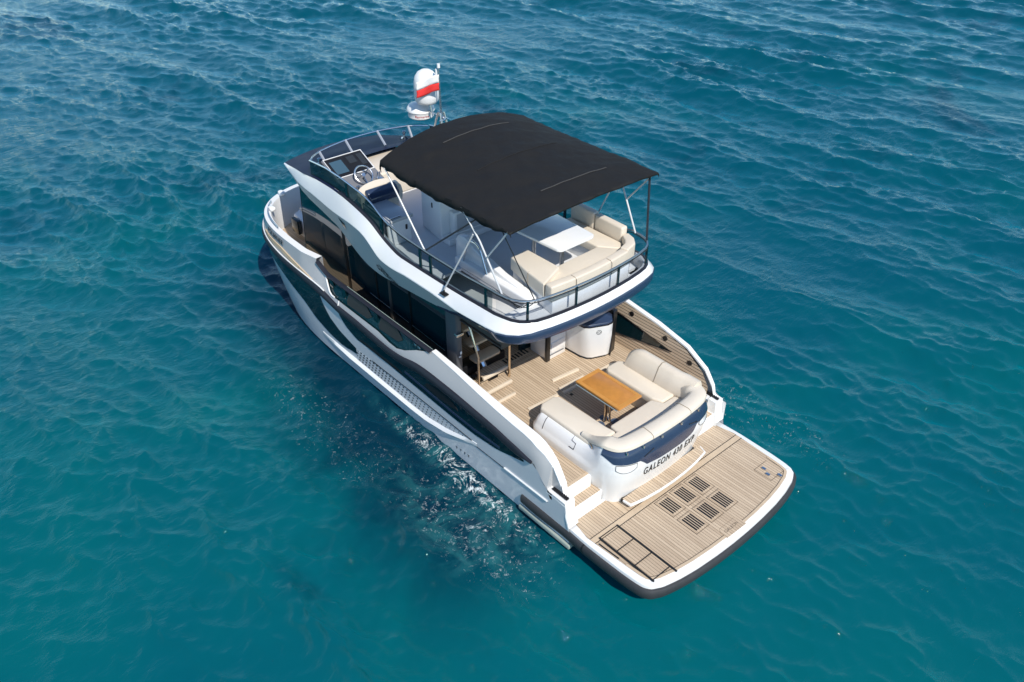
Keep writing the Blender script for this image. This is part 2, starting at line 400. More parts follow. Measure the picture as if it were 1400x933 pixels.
# ------------------------------------------------------------------ the yacht: hull surface
yacht = empty('motor_yacht', (6.9, 0, 0), 'white and navy flybridge motor yacht with teak stern platform, afloat on turquoise water', 'yacht')
LV = [(-.8, 1.2, 6.0, 12.4, 2.4), (0, 2.02, 8.5, 13.1, 3.2), (.6, 2.04, 9, 13.3, 3.5), (1.3, 2.06, 9.5, 13.5, 3.8), (1.6, 2.05, 9.7, 13.52, 3.9), (2.1, 1.97, 10, 13.3, 4.0), (2.6, 1.90, 10, 13.1, 4.)]
def par(z):
    z = min(max(z, -.8), 2.6)
    for a, b in zip(LV, LV[1:]):
        if a[0] <= z <= b[0]:
            t = (z-a[0])/(b[0]-a[0]); return [a[i]+t*(b[i]-a[i]) for i in range(1, 5)]
def Yh(x, z):
    B, xt, X0, p = par(z)
    y = B if x <= xt else B*max(0, 1-min(1, (x-xt)/(X0-xt))**p)**.5
    return y-.14*min(1, max(0, (z-1.45)/.5))*min(1, max(0, (10.2-x)/.8))     # bulwark leans in amidships
def hp(u, z, xa=1.9, off=0):
    """point of the port side: u 0..0.5 straight run, 0.5..1 round the bow"""
    B, xt, X0, p = par(z)
    if u <= .5: x = xa+(xt-xa)*u*2
    else: x = xt+(X0-xt)*math.sin((u-.5)*math.pi)**(2/p)
    if u >= .999: return (X0+off, 0, z)
    y = Yh(x, z)
    # outward offset by finite-difference normal
    if off:
        e = .02; x2 = min(x+e, X0-1e-3); y2 = Yh(x2, z); t = Vector((x2-x, y2-y)).normalized() if x2 > x else Vector((0, -1))
        return (x-t.y*off, y+t.x*off, z)
    return (x, y, z)
US = [0, .004, .008, .012, .02, .026, .032, .04, .05, .06]+[k/40 for k in range(3, 20)]+[.5+k/80 for k in range(41)]
zr = smooth_ip([1.0, 2.3, 2.77, 3.0, 3.4, 3.7, 4.8, 5.6, 6.0, 6.5, 6.9, 7.3, 8.0, 8.7, 9.3, 10, 10.9, 11.4, 12.2, 13.6],
               [1.30, 1.30, 1.30, 1.30, 1.33, 1.38, 1.44, 1.455, 1.44, 1.345, 1.315, 1.345, 1.39, 1.40, 1.49, 1.55, 1.58, 1.61, 1.66, 1.70])
def xof(u, z): return hp(u, z)[0]
def strip(u_or_x, z0, z1, off, n=4, rim=.02, side=1, byx=True, xs=None):
    """patch on the port side between heights z0(x), z1(x), standing off the hull"""
    b = MB(); rows = []
    for q in u_or_x:
        col = []
        for k in range(-1, n+2):
            t = min(max(k/n, 0), 1); d = off if 0 <= k <= n else off-rim
            if byx:
                z = z0(q)+(z1(q)-z0(q))*t; y = Yh(q, z)+d; x = q
                if q > 9.6:
                    e = .02; y2 = Yh(q+e, z); tt = Vector((e, y2-Yh(q, z))).normalized(); x = q-tt.y*d; y = Yh(q, z)+tt.x*d
            else:
                xx = xof(q, 1.5); z = z0(xx)+(z1(xx)-z0(xx))*t; x, y, z = hp(q, z, off=d)
            col.append((x, y*side, z))
        rows.append(col)
    return b.grid(rows)
def merge(*bs):
    r = MB()
    for b in bs: r.add(b.v, b.f)
    return r
def lin(a, b, n): return [a+(b-a)*k/n for k in range(n+1)]

ztop = ip([1.9, 2.0, 2.02, 2.2, 2.24, 2.36, 2.46, 2.6, 2.75, 2.9, 3.1, 3.6, 4.2, 5.0, 5.7, 5.9, 6.1, 6.4, 6.65, 6.9, 7.3, 9.0, 9.12, 9.36, 9.57, 9.75, 10.2, 13.6],
          [.42, .70, .93, .935, 1.08, 1.27, 1.41, 1.53, 1.61, 1.65, 1.67, 1.69, 1.74, 1.82, 1.87, 1.79, 1.72, 1.58, 1.505, 1.51, 1.56, 1.57, 1.62, 1.83, 1.99, 2.05, 2.08, 2.08])
stop = ip([1.9, 2.0, 2.02, 2.19, 2.25, 2.46, 2.93, 3.67, 4.6, 6.2, 9.7], [.42, .70, .93, .94, 1.12, 1.38, 1.64, 1.80, 1.92, 2.02, 2.07])
zcr = ip([1.9, 2.0, 2.02, 2.45, 2.77, 2.9], [.42, .70, .93, .93, 1.32, 1.32])
# topsides below the strake, both sides
hb = MB()
for sd in (1, -1):
    rows = []
    for u in US:
        x = xof(u, 1.4); zt = (min(zr(x), ztop(x), zcr(x)) if sd > 0 else min(zr(x), stop(x))) if x < 2.85 else zr(x)
        zs = [-.5, -.2, 0, .15, .3, .5, .7, .9, 1.1, zt-.03, zt]; zs = [min(z, zt) for z in zs]
        rows.append([(lambda P: (P[0], P[1]*sd, P[2]))(hp(u, z)) for z in zs])
    hb.grid(rows)
    # flat stern end under the platform
hb.poly([(1.9, 2.02, -.5), (1.9, -2.02, -.5), (1.9, -2.0, .38), (1.9, 2.0, .38)])
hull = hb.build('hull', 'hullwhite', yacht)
# bulwark skin above the strake (port profile)
bw = MB(); inn = MB()
XS = [2.2, 2.24, 2.3, 2.36, 2.42, 2.449, 2.451, 2.5, 2.55, 2.6, 2.75, 2.9, 3.1, 3.4, 3.8, 4.2, 4.6, 5, 5.4, 5.7, 5.9, 6.0, 6.1, 6.25, 6.4, 6.55, 6.65, 6.8, 6.9, 7.1, 7.3, 7.8, 8.4, 9.0, 9.12, 9.2, 9.36, 9.46, 9.57, 9.66, 9.75]
def Yin(x, z):
    if x >= 2.77: return Yh(x, z)
    c = zcr(x); f = max(0, min(1, (z-c)/max(.05, ztop(x)-c)))
    return Yh(x, z)-(.12*f*min(1, (2.77-x)/.3) if x >= 2.45 else .13)
rows = []
for x in XS:
    zt = ztop(x); z0 = min(zr(x), zcr(x) if x < 2.85 else 9, zt-.005)
    rows.append([(x, Yin(x, z0+(zt-z0)*k/5), z0+(zt-z0)*k/5) for k in range(6)])
bw.grid(rows)
XB = lin(9.72, 11.05, 14)
def bowside(sd):
    rows = []
    for x in XB:
        z0 = zr(x); rows.append([(x, Yh(x, z0+(2.08-z0)*k/6)*sd, z0+(2.08-z0)*k/6) for k in range(7)])
    for u in [.535+k/72*(.465) for k in range(73)]:
        P0 = hp(u, 2.08); x = P0[0]; zt = 2.08; z0 = zr(x)
        rows.append([(lambda P: (P[0], P[1]*sd, P[2]))(hp(u, z0+(zt-z0)*k/6)) for k in range(7)])
    return rows
ub = .535
bw.grid(bowside(1)); bw.grid(bowside(-1))
# starboard skin aft of the bow: plain, leaning out a little at the fold-down terrace
def Ys(x, z):
    return Yh(x, min(z, 1.45)) + (.03*max(0, min(1, (z-1.0)/.9)) if x < 6.4 else 0)
rows = []
for x in [1.9, 1.95, 2.0, 2.02, 2.1, 2.19, 2.25, 2.35, 2.46, 2.6, 2.75, 2.93, 3.2, 3.67, 4.1, 4.6, 5.3, 6.2, 7.5, 8.5, 9.3, 9.7]:
    zt = stop(x); z0 = min(zr(x), zt-.02)
    rows.append([(x, -Ys(x, z0+(zt-z0)*k/5) if x < 9 else -Yh(x, z0+(zt-z0)*k/5), z0+(zt-z0)*k/5) for k in range(6)])
bw.grid(rows)
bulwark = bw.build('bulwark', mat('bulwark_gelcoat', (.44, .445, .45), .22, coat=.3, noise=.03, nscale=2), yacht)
# tops and inner faces of the bulwark
cap = MB()
xs = [x for x in XS if 2.24 <= x <= 5.7]
cap.grid([[(x, Yin(x, ztop(x))+.004, ztop(x)-.03), (x, Yin(x, ztop(x))+.004, ztop(x)+.012), (x, 1.80, ztop(x)+.018), (x, 1.79, ztop(x)-.05), (x, 1.80, .98 if x > 2.27 else .70)] for x in xs])
cap.grid([[(x, 2.05, z-.06), (x, 2.046, z+.005), (x, 1.83, z+.006), (x, 1.82, .42)] for x, z in ((1.90, .46), (2.0, .72), (2.02, .93), (2.24, .935), (2.46, .935))])
cap.grid([[(2.2, 1.91, .93), (2.2, 1.80, .93)], [(2.24, 1.915, 1.09), (2.24, 1.80, 1.10)]])
# starboard cap
xs = [2.19, 2.25, 2.35, 2.46, 2.6, 2.75, 2.93, 3.2, 3.67, 4.1, 4.6, 5.3, 6.2]
cap.grid([[(x, -Ys(x, stop(x))-.004, stop(x)-.03), (x, -Ys(x, stop(x))-.004, stop(x)+.012), (x, -1.99+.0*(x), stop(x)+.014), (x, -1.985, stop(x)-.02)] for x in xs])
cap.grid([[(x, -Ys(x, stop(x))-.004, .9), (x, -Ys(x, stop(x))-.004, stop(x)+.012), (x, -1.83, stop(x)+.014), (x, -1.82, .42)] for x in (1.93, 2.0, 2.02, 2.19)])
# bow coaming: flat top and inner wall
for sd in (1, -1):
    rows = []
    for x in XB:
        y = Yh(x, 2.08); rows.append([(x, y*sd, 2.06), (x, y*sd, 2.09), (x, (y-.14)*sd, 2.10), (x, (y-.15)*sd, 2.05), (x, (y-.17)*sd, 1.3)])
    for u in [.535+k/72*.465 for k in range(73)]:
        P = hp(u, 2.08); Q = hp(u, 2.08, off=-.15) if u < .995 else (P[0]-.15, 0, 2.08); Q2 = (Q[0]-.03, Q[1]*.985, 1.3)
        rows.append([(P[0], P[1]*sd, 2.06), (P[0], P[1]*sd, 2.09), (Q[0], max(Q[1], 0)*sd, 2.10), (Q[0]-.01, max(Q[1], 0)*.995*sd, 2.05), (Q2[0], max(Q2[1], 0)*sd, 1.3)])
    cap.grid(rows)
build_each(cap, 'bulwark_cap', 'white', yacht)
# starboard bulwark lining in teak: from the deck edge up and outwards
rows = []
for x in [2.27, 2.35, 2.46, 2.6, 2.75, 2.93, 3.2, 3.67, 4.1, 4.6, 5.3, 6.2]:
    zt = stop(x)-.01; rows.append([(x, -1.86-.13*k/6*((zt-.975)/.95), .975+(zt-.975)*k/6) for k in range(7)])
lining = MB().grid(rows).build('bulwark_lining', 'teakz', yacht)
def yl(z): return -1.86-.137*(z-.975)
g = MB(); g.poly([(x, yl(z)+.008, z) for x, z in [(5.6, 1.66), (4.49, 1.60), (3.22, 1.43), (4.48, 1.20), (5.6, 1.08)]])
pane = g.build('bulwark_window', 'tglass', lining)
f = MB()
fp = [(5.6, 1.66), (4.49, 1.60), (3.22, 1.43), (4.48, 1.20), (5.6, 1.08)]
f.tube([(x, yl(z)+.012, z) for x, z in fp], .012, 6); f.build('window_frame', 'black', pane)
for x, z in ((4.3, 1.74), (3.42, 1.62), (2.77, 1.41)):
    MB().lathe((x, 0, 0), [(0, .03), (.045, .028), (.05, 0)], 14)
    b = MB(); b.add([(x+.055*math.cos(a), yl(z)+.016, z+.05*math.sin(a)) for a in [k*math.pi/6 for k in range(12)]], [tuple(range(12))])
    b.add([(x+.055*math.cos(a), yl(z)+(.016 if j else -.01), z+.05*math.sin(a)) for j in (0, 1) for a in [k*math.pi/6 for k in range(12)]], [(i, (i+1) % 12, 12+(i+1) % 12, 12+i) for i in range(12)])
    b.build('deck_fitting', 'black', lining)

# strake (rub rail) with thin bright line on top
def usu(x0, x1, n): return lin(x0, x1, n)
rub = MB()
sec = [(-.02, -.085), (.035, -.075), (.05, -.03), (.05, .03), (.035, .07), (-.02, .08)]
for sd in (1, -1):
    rows = []
    us = [u for u in [k/120 for k in range(0, 61)]+[.5+k/120 for k in range(1, 61)]]
    for u in us:
        x0 = xof(u, 1.4)
        if x0 < 2.72: continue
        zc = zr(x0); tp = min(1, max(.03, (x0-2.7)/.5))
        rows.append([(lambda P: (P[0], P[1]*sd, P[2]))(hp(u, zc+z*tp+(1-tp)*.02, off=o)) for o, z in sec])
    rub.grid(rows)
build_each(rub, 'rub_rail', 'rub', yacht)
tl = MB()
for sd in (1, -1):
    pts = []
    for u in [.47+k/110*.53 for k in range(111)]:
        x0 = xof(u, 1.4)
        if x0 < 9.15: continue
        P = hp(u, zr(x0)+.095, off=.02); pts.append((P[0], P[1]*sd, P[2]))
    tl.tube(pts, .016, 6)
build_each(tl, 'rail_trim', 'white', yacht)

# hull glazing
zwAlo = ip([8.3, 8.73, 9.28, 9.83, 10.24, 10.84, 11.37, 11.9], [.52, .44, .49, .63, .85, 1.03, 1.2, 1.32])
zwAhi = lambda x: ip([8.0, 8.4, 8.82, 9.15, 9.41, 9.42, 12], [.63, .71, .81, .97, 1.25, 1.25, 1.25])(x) if x < 9.42 else zr(x)-.09
g = strip([8.2, 8.4, 8.6, 8.82, 9.0, 9.15, 9.3, 9.41]+lin(9.5, 11.9, 18), lambda x: min(zwAlo(x), zwAhi(x)-.005), zwAhi, .006, 6)
g.build('hull_window', 'tglass', hull, label='large dark triangular window at the bow')
zwBlo = ip([3.0, 3.28, 3.7, 4.3, 5, 7.0, 7.8, 8.1, 8.5, 8.75], [1.17, 1.09, .97, .90, .90, .96, .96, .95, 1.08, 1.29])
zwBhi = lambda x: max(zwBlo(x)+.004, zr(x)-.095)
g = strip(lin(3.0, 8.7, 46), lambda x: min(zwBlo(x), zwBhi(x)-.004), zwBhi, .006, 4)
wB = g.build('hull_window', 'tglass', hull, label='long dark hull window running below the rub rail')
# porthole frames and a horizontal bar inside the long window
b = strip(lin(3.6, 6.4, 20), lambda x: ip([3.5, 4.3, 5.0, 6.4], [1.07, 1.02, 1.03, 1.10])(x)-.028, lambda x: ip([3.5, 4.3, 5.0, 6.4], [1.07, 1.02, 1.03, 1.10])(x)+.028, .012, 2, .01)
b.build('window_bar', 'navy', wB)
for x0, x1 in ((4.75, 5.75), (6.5, 8.0)):
    b = strip(lin(x0, x1, 14), lambda x: (1.12 if x0 < 6 else .965)+.04*((x-(x0+x1)/2)/(x1-x0)*2)**2, lambda x: ((1.12 if x0 < 6 else .965)+(.19 if x0 < 6 else .075)*(1-((x-(x0+x1)/2)/(x1-x0)*2)**2)**.5)+.042*((x-(x0+x1)/2)/(x1-x0)*2)**2, .011, 3, .006)
    b.build('port_light', 'black', wB)
# spray rail (bright knuckle) port and starboard
zk = smooth_ip([4.2, 4.4, 4.58, 5.15, 5.76, 6.3, 8, 9.4, 10.4, 11.6], [.66, .64, .58, .42, .31, .29, .30, .30, .34, .45])
kb = MB()
for sd in (1, -1):
    rows = []
    for x in lin(4.25, 9.6, 60):
        wv = .055*min(1, (x-4.2)/.9)*min(1, max(0.05, (9.65-x)/1.2)); y = Yh(x, zk(x))
        rows.append([(x, sd*(y-.02), zk(x)+.075), (x, sd*(y+.01), zk(x)+.06), (x, sd*(y+wv+.008), zk(x)+.005), (x, sd*(y+wv*.8), zk(x)-.03), (x, sd*(y-.02), zk(x)-.05)])
    kb.grid(rows)
build_each(kb, 'spray_rail', 'white', hull)
# louvred vent panel
def vent_mat():
    M = bpy.data.materials.new('louvre_panel'); M.use_nodes = True
    n = M.node_tree.nodes; L = M.node_tree.links; p = n['Principled BSDF']; p.inputs['Roughness'].default_value = .3
    tc = n.new('ShaderNodeTexCoord'); sp = n.new('ShaderNodeSeparateXYZ'); L.new(tc.outputs['Object'], sp.inputs[0])
    def mt(op, a, b=None):
        q = n.new('ShaderNodeMath'); q.operation = op
        for k, x in enumerate((a, b)):
            if x is None: continue
            if isinstance(x, (int, float)): q.inputs[k].default_value = x
            else: L.new(x, q.inputs[k])
        return q.outputs[0]
    # x is boat length (object origin at 6.9), slanted columns of short slots
    sl = mt('ADD', sp.outputs['X'], mt('MULTIPLY', sp.outputs['Z'], .45))
    fx = mt('FRACT', mt('DIVIDE', sl, .115)); fz = mt('FRACT', mt('DIVIDE', sp.outputs['Z'], .078))
    wx = mt('MULTIPLY_ADD' if False else 'ADD', .42, mt('MULTIPLY', sp.outputs['X'], .11))   # slots shrink aft
    a = mt('LESS_THAN', fx, wx); c = mt('LESS_THAN', fz, mt('ADD', .50, mt('MULTIPLY', sp.outputs['X'], .05)))
    s = mt('MULTIPLY', a, c)
    mx = n.new('ShaderNodeMix'); mx.data_type = 'RGBA'; L.new(s, mx.inputs['Factor'])
    mx.inputs['A'].default_value = (.60, .62, .64, 1); mx.inputs['B'].default_value = (.02, .025, .03, 1)
    L.new(mx.outputs['Result'], p.inputs['Base Color']); return M
zvt = ip([4.4, 4.6, 5, 6, 8.0, 8.25], [.66, .665, .67, .675, .66, .62])
vp = strip(lin(4.62, 8.2, 40), lambda x: min(zk(x)+.07, zvt(x)-.01), zvt, .004, 4, .012).build('vent_panel', vent_mat(), hull)
tb = MB().tube([(x, Yh(x, .7)+.006, zvt(x)+.035-.01*(x-4.6)/3) for x in lin(4.4, 7.6, 16)], .007, 5)
tb.build('panel_groove', 'black', vp)
for x, z in ((4.89, .19), (4.77, .205), (4.65, .21), (4.54, .215)):
    b = MB(); y = Yh(x, z)+.004
    b.poly([(x+.03, y, z+.02), (x-.03, y, z+.025), (x-.02, y, z-.005)]); b.poly([(x+.01, y, z-.004), (x-.03, y, z-.012), (x-.01, y, z-.028)])
    b.build('hull_emblem', 'letter', hull)
# crease and facet lines at the stern quarter
b = MB().tube([(x, Yh(x, .68)+.012, .68+.02*(3.4-x)) for x in lin(2.42, 3.5, 8)], .016, 6); b.build('quarter_moulding', 'white', hull)
b = MB().tube([(x, Yh(x, .665)+.003, .655+.02*(3.4-x)) for x in lin(2.42, 4.4, 10)], .007, 6); b.build('hull_groove', 'rub', hull)

# bulwark dark glazing and cap amidships
gl = MB()
rows = []
zlow = lambda x: ztop(x)-.03
for x in lin(5.75, 9.6, 44):
    zt = ip([5.7, 9.3, 9.6], [1.87, 1.88, 2.02])(x); zl = min(zlow(x), zt-.01)
    rows.append([(x, Yh(x, zl)-.035, zl), (x, Yh(x, zt)-.03, zt)])
gl.grid(rows)
bg_ = gl.build('bulwark_window', 'dglass', yacht, label='dark glass strip let into the port bulwark')
for x0, x1 in ((6.55, 7.35), (7.6, 8.5)):
    b = MB()
    pts = [(x, Yh(x, z)-.022, z) for x, z in [(x0, 1.70), (x0+.12, 1.62), (x1-.05, 1.60), (x1, 1.66), (x1-.02, 1.80), (x0+.25, 1.81)]]
    b.poly(pts); b.build('window_pane', 'black', bg_)
b = MB()
for x in (7.47, 8.62, 9.1): b.box(x-.06, x+.06, 1.905, 1.945, 1.56, 1.86)
build_each(b, 'window_divider', 'tglass', bg_)
cb = MB()
zc = ip([5.7, 9.3, 9.45, 9.7], [1.885, 1.90, 1.96, 2.06])
cb.grid([[(x, 1.93, zc(x)-.05), (x, 1.945, zc(x)-.01), (x, 1.92, zc(x)), (x, 1.845, zc(x)+.004), (x, 1.84, zc(x)-.05), (x, 1.82, 1.16)] for x in lin(5.7, 9.68, 30)])
dc = cb.build('dark_cap_rail', 'rub', yacht)
MB().tube([(x, 1.848, zc(x)+.01) for x in lin(5.72, 8.6, 14)], .009, 6).build('cap_edge', 'bronze', dc)
b = MB(); b.box(5.98, 6.06, 1.935, 1.96, 1.80, 1.84, .006); b.box(6.1, 6.16, 1.935, 1.96, 1.80, 1.84, .006); build_each(b, 'cap_fitting', 'steel', dc)
# white slanting edges where the bow bulwark steps down
b = MB().tube([(x, Yh(x, ztop(x))-.0, ztop(x)+.006) for x in (9.62, 9.5, 9.36, 9.2, 9.1, 9.0, 8.9)], .018, 6)
b.build('bulwark_trim', 'white', yacht)
b = MB().tube([(8.72, Yh(8.7, 1.47)+.012, 1.46), (8.72, Yh(8.7, 1.57)+.006, 1.575)], .012, 6); b.build('bulwark_seam', 'white', bulwark)
# beige grip recess and registration letters at the bow
zz = lambda x: ip([9.9, 10.3, 11.1, 12.0], [1.66, 1.74, 1.85, 1.86])(x)
b = strip(lin(10.28, 12.05, 20), lambda x: zz(x)-.085*min(1, (12.1-x)*4), zz, .022, 2, .03); b.build('grip_strip', 'beige', bulwark)
b = strip(lin(9.75, 10.28, 6), lambda x: ip([9.7, 10.3], [1.60, 1.69])(x), lambda x: ip([9.7, 10.3], [1.61, 1.745])(x), .02, 2, .03); b.build('grip_strip', 'teakm', bulwark)
def on_hull(xc, zc_, slope=0):
    def fn(v):
        x = xc-v.x; z = zc_+v.y+slope*(-v.x); y = Yh(x, z); e = .02; t = Vector((e, Yh(x+e, z)-y)).normalized()
        return (x-t.y*(.02+v.z), y+t.x*(.02+v.z), z)
    return fn
text('registration_letters', 'POL005IER', .155, on_hull(11.38, 1.975, .02), 'letter', bulwark, spacing=1.15)
# bow hand rail and fittings
b = MB(); pts = []
for u in [.56+k/30*.19 for k in range(31)]:
    P = hp(u, 2.16, off=-.08); pts.append(P)
b.tube(pts, .014, 6)
for k in (0, 10, 20, 30): b.tube([pts[k], (pts[k][0], pts[k][1], 2.09)], .012, 6)
b.build('bow_rail', 'steel', yacht)
for P in ((12.95, .92), (12.35, 1.50)):
    b = MB(); b.box(P[0]-.1, P[0]+.1, P[1]-.07, P[1]+.07, 2.09, 2.2, .05, 3); b.build('bow_fairlead', 'white', yacht)
b = MB()
for dx, z in ((0, 1.8), (.14, 1.83)): b.box(12.98+dx*.2, 13.02+dx*.2, -.55-dx-.05, -.55-dx+.05, z-.05, z+.05, .01)
build_each(b, 'bow_fitting', 'black', yacht)

# ------------------------------------------------------------------ decks
sole = MB(); sole.prism([(2.25, -1.87), (7.6, -1.87), (7.6, 1.80), (2.25, 1.80)], .90, .97)
sd_ = sole.build('cockpit_deck', 'teak', yacht)
# white risers and quarter steps either side of the transom sofa
st = MB()
for sd in (1, -1):
    a, b2 = (1.29, 1.80) if sd > 0 else (-1.86, -1.29)
    st.prism(rrect(2.20, 2.6, a-.05, b2, .03), .43, .955)
    st.prism(rrect(2.0, 2.3, 1.16 if sd > 0 else -1.84, 1.84 if sd > 0 else -1.16, .05), .43, .69, .012)
steps = build_each(st, 'quarter_step', 'white', yacht)[1]
b = MB()
for sd in (1, -1):
    a, b2 = (1.20, 1.80) if sd > 0 else (-1.80, -1.20)
    b.box(2.03, 2.22, a, b2, .69, .702)
build_each(b, 'step_tread', 'teak', steps)
b = MB()
for sd in (1, -1):
    y = 1.95*sd; b.box(2.05, 2.40, y-.03, y+.03, .945, .962)
    for k in range(8): b.box(2.07+k*.04, 2.09+k*.04, y-.036, y+.036, .955, .97)
build_each(b, 'stern_grille', 'black', yacht)
# side deck and foredeck
dk = MB(); dk.prism([(9.2, 1.1), (11.7, .9), (11.7, -.9), (12.9, -.9), (13.1, -.6), (13.15, 0), (13.1, .6), (12.75, 1.25), (12.2, 1.66), (11, 1.80), (9.2, 1.80)], 1.25, 1.31)
dk.build('side_deck', 'teak', yacht)
b = MB(); b.box(5.6, 9.2, 1.2, 1.81, 1.25, 1.305); b.build('walkway', 'black', yacht)
b = MB(); b.box(5.55, 5.6, 1.2, 1.80, .97, 1.31, .005); b.build('deck_riser', 'interior', yacht)

# ribs, hatches and drains on the cockpit sole
def rib(pts, w=.035, h=.032):
    return MB().sweep([(x, y, .972) for x, y in pts], [(-w, 0), (-w*.7, h), (w*.7, h), (w, 0)])
from math import cos, sin
ribs = [[(4.46, .02), (4.43, -.30), (4.40, -.62)], [(4.18, .1), (4.17, -.2), (4.16, -.52)], [(4.06, .12), (4.05, -.2), (4.04, -.55)],
        [(4.12, .94), (4.10, .6), (4.08, .24)], [(4.0, -.70), (4.08, -.9), (4.08, -1.2), (3.98, -1.38)]]
for r in ribs: rib(r).build('deck_rib', 'rib', sd_)
for x, y in ((3.88, .66), (3.93, .02), (3.7, -1.0)):
    b = MB(); b.box(x-.03, x+.03, y-.03, y+.03, .970, .980, .004); b.build('deck_drain', 'black', sd_)
b = MB(); b.box(3.15, 3.45, .30, .36, .970, .979, .003); b.build('deck_latch', 'dash', sd_)
# hatch margins as paler planks
b = MB()
for x0, x1, y0, y1 in ((2.25, 2.29, 1.2, 1.80), (5.28, 5.33, -.9, 1.1)): b.box(x0, x1, y0, y1, .968, .974)
build_each(b, 'deck_margin', 'teakm', sd_)
# grille along the saloon door
b = MB(); b.box(5.42, 5.62, -.35, 1.62, .968, .976); gr = b.build('door_grille', 'teakm', sd_)
b = MB()
for k in range(22):
    y = -.28+k*.08; b.box(5.45, 5.59, y, y+.035, .976, .981)
b.build('grille_slots', 'black', gr)

# ------------------------------------------------------------------ swim platform
half = [(2.05, 2.01), (1.49, 2.03), (.8, 2.01), (.5, 1.985), (.36, 1.955), (.265, 1.89), (.215, 1.80), (.17, 1.70), (.10, 1.40), (.05, 1.05), (.015, .6), (0, .2)]
outl = half+[(x, -y) for x, y in half[::-1]]
def inset(poly, d):
    n = len(poly); out = []
    for i in range(n):
        a = Vector(poly[i-1]); p = Vector(poly[i]); c = Vector(poly[(i+1) % n])
        t1 = (p-a).normalized(); t2 = (c-p).normalized(); t = (t1+t2).normalized(); nn_ = Vector((-t.y, t.x)); k = max(.5, nn_.dot(Vector((-t1.y, t1.x))))
        out.append(tuple(p+nn_*d/k))
    return out
ar = sum(outl[i][0]*outl[(i+1) % len(outl)][1]-outl[(i+1) % len(outl)][0]*outl[i][1] for i in range(len(outl)))
sg = 1 if ar > 0 else -1
def ins(d): return inset(outl, d*sg)
pb = MB()
rings = [[(x, y, z) for x, y in ins(d)] for d, z in ((.16, .16), (.05, .17), (0, .22), (0, .40), (.008, .425), (.02, .432), (.3, .434))]
pb.grid(rings, True)
pb.poly([(x, y, .434) for x, y in ins(.3)]); pb.poly([(x, y, .16) for x, y in ins(.16)])
plat = pb.build('swim_platform', 'white', yacht)
tb = [p for p in inset([(1.97, 1.86), (1.60, 1.94)]+[(x, y) for x, y in ins(.12)[2:-2]]+[(1.60, -1.94), (1.97, -1.86)], 0)]
b = MB(); b.poly([(x, y, .439) for x, y in tb]); inlay = b.build('teak_inlay', 'teak', plat, smooth=0)
# margin planks: seam across, border
b = MB()
b.box(1.42, 1.53, -1.93, 1.93, .437, .443); b.box(1.53, 1.97, 1.02, 1.10, .437, .443)
bd = [(x, y) for x, y in ins(.12)[2:-2]]; bi = [(x, y) for x, y in ins(.17)[2:-2]]
b.grid([[(x, y, .443) for x, y in bd], [(x, y, .443) for x, y in bi]])
b.build('teak_border', 'teakm', plat, smooth=0)
b = MB()
for xx in (1.415, 1.535): b.box(xx-.006, xx+.006, -1.93, 1.93, .441, .4445)
bi2 = [(x, y) for x, y in ins(.178)[2:-2]]
b.grid([[(x, y, .4435) for x, y in bi], [(x, y, .4435) for x, y in bi2]])
b.build('caulk_line', 'black', plat, smooth=0)
# six slotted grilles
for gx in (1.17, .68):
    for gy in (.385, 0, -.385):
        b = MB(); b.box(gx-.19, gx+.19, gy-.135, gy+.135, .441, .4465)
        g = b.build('deck_grille', 'teak', plat)
        b = MB()
        for k in range(5): b.box(gx-.155, gx+.155, gy-.112+k*.048, gy-.112+k*.048+.03, .446, .4495)
        b.build('grille_slots', 'black', g)
        b = MB(); e = .006
        for x0, x1, y0, y1 in ((gx-.21, gx+.21, gy-.165, gy-.165+e), (gx-.21, gx+.21, gy+.165-e, gy+.165), (gx-.21, gx-.21+e, gy-.165, gy+.165), (gx+.21-e, gx+.21, gy-.165, gy+.165)): b.box(x0, x1, y0, y1, .441, .4462)
        b.build('grille_outline', 'greycloth', g)
# ladder hatch
b = MB()
for y in (1.80, 1.385): b.tube([(1.45, y, .452), (.30+(1.8-y)*-.25, y, .452)], .018, 6)
for x in (1.45, 1.08, .70, .33): b.tube([(x, 1.385, .449), (x, 1.80, .449)], .008, 5)
b.tube([(1.36, 1.90, .46), (.95, 1.88, .46)], .010, 5)
b.build('boarding_ladder', 'black', plat)
b = MB()
for x, y in ((.53, -1.48), (.66, -1.55), (.38, -1.62)): b.box(x-.04, x+.04, y-.03, y+.03, .444, .462, .008)
build_each(b, 'deck_socket', 'steel', plat)
b = MB(); e = .006
for x0, x1, y0, y1 in ((.40, .76, -1.40, -1.40+e), (.40, .40+e, -1.76, -1.4), (.76-e, .76, -1.76, -1.4)): b.box(x0, x1, y0, y1, .441, .4458)
b.build('socket_outline', 'greycloth', plat)
# name plate at the aft edge
b = MB(); b.prism([(.30, .18), (.245, .235), (.10, .235), (.09, -.25), (.245, -.25), (.30, -.19)], .441, .4462); npl = b.build('platform_plate', 'teak', plat)
text('platform_letters', 'GALEON', .075, lambda v: (.20+v.y, -v.x, .448+v.z), 'greycloth', npl, spacing=1.2, ext=.001)
